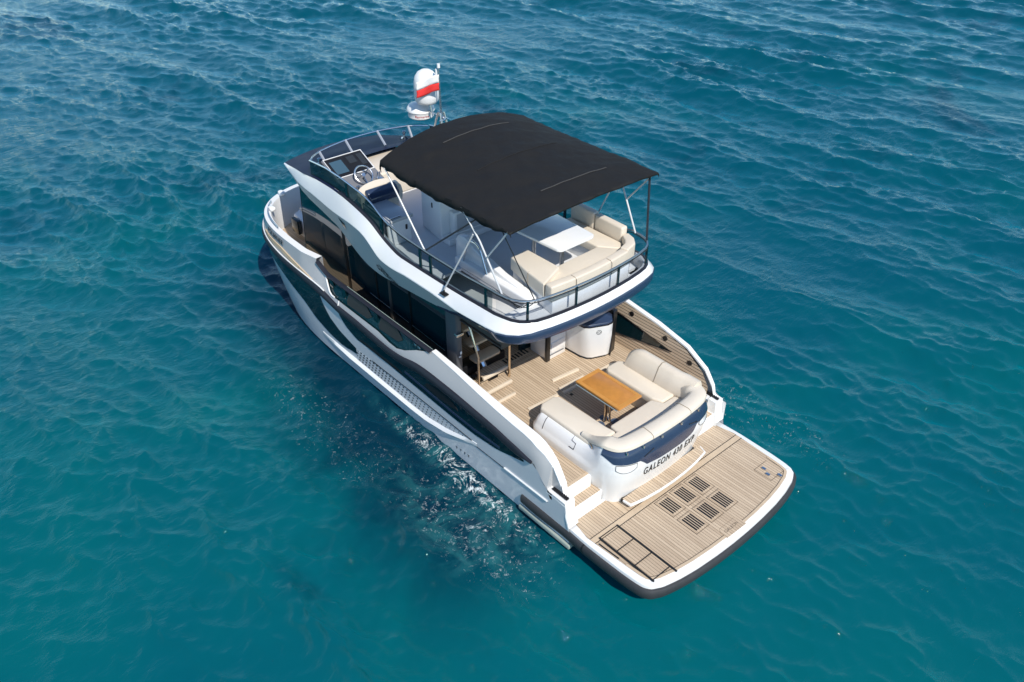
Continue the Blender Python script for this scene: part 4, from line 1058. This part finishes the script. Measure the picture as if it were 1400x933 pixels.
# cleat-like bracket on the white side (for the awning leg)
for sd in (1, -1):
    b = MB(); b.box(5.30, 5.46, sd*1.78-.05, sd*1.78+.05, 3.205, 3.225, .006); b.tube([(5.38, sd*1.78, 3.2), (5.38, sd*1.78, 3.33)], .016, 6); b.build('awning_bracket', 'black', fly)
# wet bar cabinet and raised box on the flybridge
b = MB(); b.prism([(6.98, .62), (7.75, .50), (7.75, -.30), (6.98, -.30)], 3.15, 3.98, .03, 3); wbx = b.build('flybridge_bar', 'white', fly)
b = MB(); b.prism([(6.96, .64), (7.77, .52), (7.77, -.32), (6.96, -.32)], 3.98, 4.02, .012); b.build('bar_top', 'grey', wbx)
b = MB(); b.box(7.28, 7.31, .56, .585, 3.74, 3.84, .005); b.build('bar_latch', 'black', wbx)
b = MB(); b.box(6.72, 7.0, -1.45, .62, 3.15, 3.28, .02); b.box(6.82, 6.98, -1.45, .42, 3.28, 3.74, .02); sb = b.build('bar_front', 'white', wbx)
b = MB(); b.poly([(6.815, .36, 3.32), (6.815, .36, 3.70), (6.815, -1.4, 3.70), (6.815, -1.4, 3.32)]); b.build('bar_panel', 'grey', sb)

# ------------------------------------------------------------------ mast with radar and satellite dome
mast = MB()
for x, y, x2, y2 in ((9.3, -1.30, 9.55, -1.38), (9.3, -1.52, 9.55, -1.46), (9.85, -1.28, 9.62, -1.38), (9.85, -1.54, 9.62, -1.46)): mast.tube([(x, y, 3.75), (x2, y2, 4.5)], .025, 8)
mast.tube([(9.60, -1.42, 4.3), (9.60, -1.42, 5.42)], .015, 8)
mast.tube([(9.40, -1.42, 4.40), (10.3, -1.40, 4.42)], .022, 8); mast.tube([(9.5, -1.30, 4.35), (9.5, -1.54, 4.35)], .018, 8); mast.tube([(9.9, -1.4, 4.42), (9.95, -1.4, 4.62)], .03, 8)
mast.tube([(9.45, -1.3, 4.05), (9.45, -1.54, 4.05)], .016, 8)
ma_ = mast.build('antenna_mast', 'steel', yacht)
b = MB(); b.lathe((10.30, -1.40, 4.27), [(0, .26), (.14, .25), (.26, .21), (.305, .14), (.31, .10), (.285, .07), (.285, -.03), (.25, -.06), (0, -.06)], 40); rd = b.build('radar_dome', 'radome', ma_)
def on_dome(c, r, a0, zc_): return lambda v: (c[0]+(r+v.z)*math.cos(a0+v.x/r), c[1]+(r+v.z)*math.sin(a0+v.x/r), zc_+v.y)
text('radar_letters', 'Raymarine', .075, on_dome((10.30, -1.40), .288, math.radians(150), 4.29), 'redtxt', rd, ext=.002)
b = MB(); b.lathe((10.02, -1.38, 4.58), [(0, .74), (.09, .725), (.17, .68), (.235, .59), (.265, .47), (.27, .2), (.26, .10), (.22, .03), (.14, 0), (0, 0)], 36); sdm = b.build('satellite_dome', 'radome', ma_)
b = MB(); c0 = (10.02, -1.38); pts = [(c0[0]+.274*math.cos(a0+.16*math.cos(t)), c0[1]+.274*math.sin(a0+.16*math.cos(t)), 5.08+.04*math.sin(t)) for a0 in [math.radians(150)] for t in [math.pi+k*math.pi/8 for k in range(9)]]
b.tube(pts, .006, 5); b.build('dome_mark', 'redtxt', sdm)
b = MB(); b.lathe((9.60, -1.42, 5.42), [(0, .10), (.032, .095), (.036, .02), (.02, 0)], 12); b.tube([(9.66, -1.40, 5.25), (9.66, -1.40, 5.40)], .022, 8); b.tube([(9.60, -1.42, 5.2), (9.66, -1.40, 5.25)], .01, 6); b.build('mast_lamp', 'radome', ma_)

# ------------------------------------------------------------------ flag
fg = empty('flag', (9.52, -1.40, 4.45), 'red and white flag flying from a thin staff beside the satellite dome', 'flag')
b = MB().tube([(9.52, -1.40, 4.45), (9.56, -1.40, 5.36)], .009, 6); b.build('staff', 'steel', fg)
for nm, m_, z0, z1 in (('flag_stripe', 'flagw', 5.14, 5.31), ('flag_stripe', 'red', 4.98, 5.14)):
    b = MB(); rows = []
    for k in range(19):
        t = k/18; dx = .02+.50*t; wv = .035*math.sin(t*8)*t
        rows.append([(9.54+dx*.66, -1.40+dx*.66+wv+.012*math.sin(9*t+3*q), z0+(z1-z0)*q-.13*t-.04*t*t+.012*math.sin(6*t)) for q in (0, .25, .5, .75, 1)])
    b.grid(rows); o = b.build(nm, m_, fg, label='white upper stripe' if m_ == 'flagw' else 'red lower stripe'); sm_ = o.modifiers.new('s', 'SOLIDIFY'); sm_.thickness = .003

# ------------------------------------------------------------------ awning (bimini)
aw = empty('bimini_awning', (5.5, 0, 3.65), 'black canvas bimini awning stretched on steel poles over the flybridge', 'awning')
def awz(x, y):
    t = abs(y)/1.67
    c = ip([3.8, 4.4, 5.2, 6.2, 6.8, 7.2], [.05, .12, .22, .30, .325, .31])(x)
    bow = .018*sum(math.exp(-((x-xb)/.16)**2) for xb in (4.35, 5.5, 6.62))
    return ip([3.8, 4.4, 5.5, 6.6, 7.2], [4.965, 4.985, 4.98, 4.99, 5.015])(x)+c*(1-t**2.2)+bow*(1-t**4)
rngw = np.random.RandomState(5)
def wr(x, y): return .008*math.sin(26*x+9*math.sin(3*y))*max(0, abs(y)-1.1)+.006*math.sin(7*x+3*y+1.3*math.sin(4*y))*math.sin(5*y-2*x)+.004*math.sin(17*x+5*y)*math.sin(3*x-13*y)
rows = []
for i in range(61):
    x = 3.80+3.42*i/60; row = []
    for j in range(-30, 31):
        y = 1.67*j/30; xx = x
        if i == 0 or i == 60: pass
        sc_ = 1+(.004*math.sin(x*6) if abs(j) > 24 else 0)
        row.append((xx-.05*(1-(y/1.67)**2)*(1 if i > 50 else 0)*(i-50)/10*-1, y*sc_, awz(x, y)+wr(x, y)))
    vl = (.13+.012*math.sin(2.3*x+.5)+.006*math.sin(9*x))*(min(1, (i+3)/10) if i < 12 else 1); 
    vl = max(.05, vl)
    def hang(sd): 
        e = row[-1] if sd > 0 else row[0]
        return [(e[0], e[1]+sd*(.018+.009*math.sin(14*x)+.006*math.sin(31*x+1)), e[2]-vl*.45), (e[0], e[1]+sd*(.006+.012*math.sin(17*x+1)+.01*math.sin(6*x)), e[2]-vl)]
    a = hang(-1)[::-1]; c = hang(1); rows.append(a+row+c)
fr = [(x+.02, y, z-.06) for x, y, z in rows[-1]]; rows.append(fr); rows.append([(x-.01, y, z-.05) for x, y, z in fr])
ba = [(x-.012, y, z-.03) for x, y, z in rows[0]]; rows.insert(0, ba)
b = MB().grid(rows); cv = b.build('canopy', 'canvas', aw, smooth=60); sm_ = cv.modifiers.new('s', 'SOLIDIFY'); sm_.thickness = .008
for x, y0, y1 in ((4.35, -.95, .55), (5.5, -.9, .9), (6.62, -.75, .75)):
    b = MB().sweep([(x, y, awz(x, y)+wr(x, y)+.002) for y in lin(y0, y1, 30)], [(-.012, 0), (-.008, .006), (.008, .006), (.012, 0)]); b.build('canopy_seam', 'canvas2' if x != 5.5 else 'canvas', cv)
for sd in (1, -1):
    s = sd
    for pts, r, m_ in (([(6.15, 1.60, 3.68), (7.12, 1.66, 4.92)], .016, 'pole'), ([(6.12, 1.60, 3.68), (4.55, 1.65, 4.93)], .015, 'rub'),
                       ([(4.10, 1.58, 3.73), (4.55, 1.64, 4.5), (4.97, 1.66, 4.95)], .016, 'pole'), ([(5.38, 1.78, 3.30), (4.70, 1.66, 4.58)], .015, 'pole'),
                       ([(3.86, 1.66, 4.95), (4.40, 1.63, 4.28)], .015, 'pole'), ([(3.62, 1.32, 3.75), (4.02, 1.66, 4.95)], .009, 'black')):
        if sd < 0 and m_ == 'black': pts, r, m_ = [(3.78, 1.52, 3.74), (3.96, 1.64, 4.93)], .02, 'rub'
        b = MB().tube([(x, y*s, z) for x, y, z in pts], r, 8); b.build('awning_strap' if m_ == 'black' else 'awning_pole', m_, aw)
for xb in (3.82, 4.97, 6.1, 7.15):
    b = MB().tube([(xb, y, awz(xb, y)-.03) for y in lin(-1.66, 1.66, 24)], .014, 6); b.build('awning_bow', 'pole', aw)
b = MB().tube(curve_smooth([(3.62, 1.34, 3.76), (3.75, 1.5, 3.60), (4.0, 1.5, 3.62), (4.25, 1.57, 3.73)], 5), .007, 5); b.build('awning_strap', 'black', aw)
b = MB().tube(curve_smooth([(3.60, 1.30, 3.72), (3.8, 1.35, 3.52), (4.1, 1.45, 3.55), (4.3, 1.57, 3.70)], 5), .007, 5); b.build('awning_strap', 'black', aw)

# ------------------------------------------------------------------ flybridge furniture
fs = empty('flybridge_sofa', (4.3, -.4, 3.15), 'cream U shaped sofa at the stern of the flybridge behind the white table', 'sofa')
b = MB(); b.prism([(3.76, .78), (5.0, .56), (5.0, .18), (4.42, .18), (4.42, -.95), (5.6, -.95), (5.6, -1.52), (4.1, -1.52), (3.74, -1.05), (3.70, -.1)], 3.15, 3.42, .02); b.build('sofa_base', 'white', fs)
def cush(poly, z0, z1, bv, name='seat_cushion', m_='cream2', par_=None, label=None):
    return MB().prism(poly, z0, z1, bv, 4).build(name, m_, par_, smooth=50, label=label)
cush([(3.95, .80), (4.5, .72), (5.02, .60), (5.02, .20), (4.40, .20), (4.2, .2)], 3.40, 3.665, .03, par_=fs, label='end seat cushion by the stair')
cush([(3.9, .74), (4.36, .24), (4.40, -.90), (4.05, -1.2), (3.86, -.9), (3.84, 0)], 3.40, 3.575, .03, par_=fs)
cush([(4.06, -1.2), (4.41, -.92), (5.55, -.92), (5.55, -1.36), (4.2, -1.36)], 3.40, 3.575, .03, par_=fs)
bk = [(3.75, .82), (3.71, .35), (3.70, -.1), (3.72, -.6), (3.77, -1.05)]; bki = [(3.93, -1.0), (3.88, -.6), (3.86, -.1), (3.87, .35), (3.93, .80)]
cush(bk+bki, 3.40, 3.70, .03, 'back_cushion', 'cream', fs)
cush([(3.78, -1.04), (3.86, -1.32), (4.02, -1.46), (4.22, -1.52), (4.22, -1.36), (4.08, -1.28), (3.99, -1.18), (3.94, -1.0)], 3.40, 3.72, .03, 'back_cushion', 'cream', fs)
cush([(4.24, -1.53), (4.95, -1.55), (4.95, -1.40), (4.24, -1.37)], 3.42, 3.84, .04, 'back_cushion', 'cream', fs)
cush([(4.97, -1.55), (5.6, -1.56), (5.6, -1.42), (4.97, -1.40)], 3.42, 3.86, .04, 'back_cushion', 'cream', fs)
for x, y in ((3.70, .30), (3.70, -.55)):
    b = MB().tube([(x-.004, y, 3.44), (x-.006, y, 3.67), (x+.04, y, 3.703), (x+.13, y, 3.703)], .006, 5); b.build('cushion_seam', 'seam', fs)
b = MB().tube([(4.42, .745, 3.42), (4.42, .742, 3.63), (4.42, .70, 3.668)], .006, 5); b.build('cushion_seam', 'seam', fs)

ft = empty('flybridge_table', (4.85, -.3, 3.15), 'white rounded table on two steel legs beneath the black awning', 'table')
tp = [(4.30, .12), (4.30, -.72), (5.52, -.80), (5.52, .20)]
b = MB(); b.prism([(x, y) for x, y in arc(4.38, -.64, .10, 180, 270, 5)+arc(5.44, -.72, .08, 270, 360, 5)+arc(5.44, .12, .08, 0, 90, 5)+arc(4.38, .04, .10, 90, 180, 5)], 3.86, 3.91, .012, 2); b.build('table_top', 'white', ft)
for x, y in ((5.18, -.1), (4.62, -.26)):
    b = MB().tube([(x, y, 3.18), (x, y, 3.86)], .042, 12); l_ = b.build('leg', 'steel', ft)
    b = MB().lathe((x, y, 3.15), [(0, .03), (.09, .028), (.11, 0)], 20); b.build('leg_base', 'dash', l_)

hs = empty('helm_seat', (8.1, 1.2, 3.15), 'navy helm seat with cream shell on white locker base facing the steering wheel', 'helm seat')
b = MB(); b.prism([(7.42, .98), (8.25, 1.0), (8.25, 1.47), (7.42, 1.50)], 3.15, 3.64, .03, 3); hb_ = b.build('locker_base', 'white', hs)
b = MB(); b.prism([(7.38, .95), (8.28, .98), (8.28, 1.48), (7.38, 1.52)], 3.64, 3.71, .02, 2); b.build('locker_top', 'grey', hb_)
b = MB(); b.box(7.405, 7.425, 1.08, 1.12, 3.42, 3.52, .005); b.build('locker_latch', 'black', hb_)
b = MB().tube([(7.40, 1.22, 3.74), (7.40, 1.46, 3.74)], .014, 6); b.tube([(7.40, 1.26, 3.70), (7.40, 1.26, 3.74)], .012, 6); b.tube([(7.40, 1.44, 3.70), (7.40, 1.44, 3.74)], .012, 6); b.build('grab_handle', 'steel', hb_)
b = MB().tube(curve_smooth([(8.3, 1.46, 3.74), (7.8, 1.49, 3.72), (7.52, 1.51, 3.66), (7.46, 1.52, 3.5), (7.46, 1.52, 3.2)], 5), .012, 6); b.build('locker_piping', 'black', hb_)
b = MB(); b.prism([(8.30, .62), (8.85, .62), (8.95, 1.0), (8.85, 1.46), (8.30, 1.48)], 3.15, 3.58, .05, 3); b.build('seat_base', 'cream', hs)
b = MB()
rows = []
for k in range(13):
    a = math.pi*(k/12); y = 1.02+.46*math.cos(a); 
    rows.append([(8.30-.0*math.sin(a), y, 3.56), (8.30+.10*math.sin(a), 1.02+.48*math.cos(a), 3.72+.24*math.sin(a)**.5), (8.42+.12*math.sin(a), 1.02+.48*math.cos(a), 3.75+.25*math.sin(a)**.5), (8.48, 1.02+.40*math.cos(a), 3.60)])
b.grid(rows); b.build('seat_shell', 'cream', hs)
b = MB()
for k in range(1):
    pr = [(8.22, 3.66), (8.20, 3.80), (8.30, 3.93), (8.40, 3.95), (8.44, 3.85), (8.40, 3.66)]
    b.sprism(pr, .66, 1.36, .05, 4)
b.build('seat_cushion', 'navy', hs)

# ------------------------------------------------------------------ cockpit furniture
cs = empty('cockpit_sofa', (2.7, 0, .97), 'cream U shaped cockpit sofa resting inside the white transom moulding around the teak table', 'sofa')
b = MB(); b.prism([(1.85, 1.05), (3.62, 1.05), (3.62, .68), (2.5, .68), (2.5, -.60), (3.62, -.60), (3.62, -1.1), (1.85, -1.05)], .972, 1.30, .02, 2); b.build('sofa_base', mat('sofa_plinth', (.62, .55, .46), .5), cs)
cush([(2.30, 1.14), (3.60, 1.14), (3.68, 1.04), (3.68, .74), (3.60, .66), (2.50, .63), (2.30, .60)], 1.28, 1.47, .045, par_=cs, label='port arm cushion')
cush([(1.80, 1.08), (2.28, 1.14), (2.31, .58), (2.49, .56), (2.50, -.50), (2.30, -.6), (2.30, -.90), (1.90, -1.0), (1.76, -.3), (1.76, .4)], 1.28, 1.455, .04, par_=cs, label='aft seat cushion')
cush([(2.32, -.94), (2.32, -.62), (2.52, -.54), (3.60, -.54), (3.69, -.62), (3.69, -.92), (3.6, -1.0)], 1.28, 1.45, .045, par_=cs, label='starboard seat cushion')
# bolster along the transom top: swept rounded section following the module outline
bi_ = [i for i in range(len(fm_s)) if fm_s[i][0] < (2.62 if fm_s[i][1] > 0 else 2.25)]
sec = [(0, -.05), (-.035, -.02), (-.025, .03), (.03, .058), (.20, .062), (.26, .03), (.285, -.06), (.30, -.20)]
rows = []
for n_i, i in enumerate(bi_):
    n = inward(i); x, y = fm_s[i]; aft_ = mtop(x, y)[1]; a0 = .19-.10*aft_
    rows.append([(x+n.x*(a0+o*(.35+.65*aft_)), y+n.y*(a0+o*(.35+.65*aft_)), 1.475+.195*aft_+z) for o, z in sec])
b = MB().grid(rows, True); k0 = len(b.v)-len(sec); b.f += [tuple(range(len(sec))), tuple(range(k0, k0+len(sec)))]
bo = b.build('bolster', 'cream2', cs, smooth=50)
for y in (.42, -.55):
    i = min(bi_, key=lambda k: abs(fm_s[k][1]-y)); n = inward(i); x, y_ = fm_s[i]
    MB().tube([(x+n.x*(.09+o), y_+n.y*(.09+o), 1.672+z*1.03) for o, z in sec[1:-1]], .006, 5).build('bolster_seam', 'seam', bo)
# starboard backrest with a sloping inner face
bs_pr = [(-1.22, 1.40), (-1.25, 1.66), (-1.20, 1.77), (-1.10, 1.79), (-1.02, 1.74), (-.90, 1.46), (-.92, 1.38)]
def backrest(x0, x1, n, ends=(0, 0)):
    rows = []
    for k in range(n+1):
        t = k/n; x = x0+(x1-x0)*t; f = 1.0
        if ends[1] and t > .6: f = 1-.30*((t-.6)/.4)**2
        rows.append([(x, y-(.03 if x < 2.3 else 0), 1.40+(z-1.40)*f) for y, z in bs_pr])
    b = MB().grid(rows, True); k0 = len(b.v)-len(bs_pr); b.f += [tuple(range(len(bs_pr))), tuple(range(k0, k0+len(bs_pr)))]
    return b
backrest(2.02, 2.79, 6).build('back_cushion', 'cream', cs, smooth=60)
backrest(2.81, 3.52, 8, (0, 1)).build('back_cushion', 'cream', cs, smooth=60)
b = MB()
b.tube([(2.80, y, z+.004) for y, z in bs_pr[1:-1]], .006, 5); b.build('cushion_seam', 'seam', cs)

ct = empty('cockpit_table', (3.0, .05, .97), 'varnished orange teak table standing in front of the cockpit sofa', 'table')
b = MB(); b.prism([(2.50, .34), (2.50, -.24), (3.55, -.24), (3.55, .34)], 1.635, 1.67, .006); tt = b.build('table_top', 'wood', ct)
b = MB()
for x0, x1, y0, y1 in ((2.505, 3.545, .27, .335), (2.505, 3.545, -.235, -.17), (2.505, 2.58, -.17, .27), (3.47, 3.545, -.17, .27)): b.box(x0, x1, y0, y1, 1.669, 1.674)
b.build('table_border', 'wood2', tt)
b = MB()
b.tube([(2.53, .345, 1.62), (3.52, .345, 1.62)], .016, 6); b.build('table_hinge', 'bronze', tt)
b = MB(); b.box(2.56, 3.49, -.2, .30, 1.605, 1.635, .004); b.build('table_apron', 'wood', tt)
b = MB().tube([(2.98, .12, .99), (2.98, .12, 1.61)], .032, 12); b.tube([(2.92, .06, .99), (2.95, .09, 1.61)], .018, 8); l_ = b.build('pedestal', 'bronze', ct)
for x, y in ((2.98, .24), (2.86, -.02), (3.06, .06)):
    b = MB().lathe((x, y, .97), [(0, .022), (.075, .02), (.085, 0)], 20); b.build('foot_plate', mat('foot_navy', (.06, .09, .15), .35), l_)

bar = empty('cockpit_cabinet', (4.6, -1.15, .97), 'white tapered cockpit cabinet with a navy lid against the starboard bulwark', 'cabinet')
def taper(p0, p1, z0, z1, nz=6):
    return MB().grid([[(x0+(x1-x0)*t, y0+(y1-y0)*t, z0+(z1-z0)*t) for (x0, y0), (x1, y1) in zip(p0, p1)] for t in [k/nz for k in range(nz+1)]], True)
bot = [(5.55, -.90), (4.68, -.95), (4.54, -1.0), (4.47, -1.08), (4.36, -1.36), (4.36, -1.48), (4.5, -1.55), (5.55, -1.55)]
top_ = [(5.55, -.80), (4.62, -.80), (4.50, -.82), (4.42, -.89), (4.26, -1.24), (4.26, -1.36), (4.36, -1.50), (5.55, -1.52)]
b = taper(bot, top_, 1.0, 1.80); cbd = b.build('cabinet_body', 'white', bar)
b = taper([(x*.995+.03, y*.98) for x, y in bot], bot, .97, 1.0, 1); b.build('cabinet_plinth', 'black', bar)
lidp = [(4.66, -.80), (4.52, -.82), (4.43, -.89), (4.27, -1.24), (4.27, -1.36), (4.40, -1.52), (5.3, -1.52), (5.3, -.80)]
b = MB().prism(lidp, 1.80, 1.87, .025, 3); b.build('cabinet_lid', 'navy', bar)
b = MB().prism([(4.28, -1.40), (4.36, -1.50), (4.40, -1.64), (5.5, -1.66), (5.5, -1.54), (4.42, -1.54)], .98, 1.93, .012, 2); b.build('side_post', 'black', bar)
b = MB().prism([(5.55, -.80), (4.95, -.82), (4.80, -.88), (4.80, -1.5), (5.55, -1.5)], 1.80, 1.805); b.build('cabinet_top', 'white', bar)
# round emblem
def face(u, v):      # face between corners 3 and 4 at height
    t = (v-1.0)/.8; a = Vector((*bot[3], 1.0)).lerp(Vector((*top_[3], 1.80)), t); c = Vector((*bot[4], 1.0)).lerp(Vector((*top_[4], 1.80)), t); return a.lerp(c, u)
b = MB(); nf = (face(1, 1.4)-face(0, 1.4)).cross(face(.5, 1.7)-face(.5, 1.2)).normalized()
if nf.x > 0: nf = -nf
for rr, rt in ((.055, .004),):
    pts = []
    for k in range(21):
        a = 2*math.pi*k/20; p = face(.5+rr/.4*math.cos(a), 1.66+rr*math.sin(a))+nf*.004; pts.append(p)
    b.tube(pts, rt, 5)
for a in (0, 1.6, 3.1, 4.7): p = face(.5+.028/.4*math.cos(a), 1.66+.028*math.sin(a))+nf*.004; b.tube([p, p+nf*.006], .009, 6)
b.build('cabinet_emblem', 'letter', cbd)
# white counter with drawer beside it
kc = empty('galley_counter', (5.2, -.6, .97), 'low white counter with a drawer front between the saloon door and the cabinet', 'counter')
b = MB().box(4.99, 5.5, -.84, -.36, .975, 1.55, .015, 2); cb2 = b.build('counter_body', 'white', kc)
b = MB().box(4.975, 4.99, -.78, -.44, 1.12, 1.36, .004); b.build('drawer_front', 'white', cb2)
b = MB().box(4.972, 4.985, -.78, -.42, 1.08, 1.10, .002); b.build('drawer_shadow_gap', 'dash', cb2)
b = MB().box(4.96, 5.02, -.40, -.30, .975, 1.6, .01); b.build('counter_side', 'black', kc)
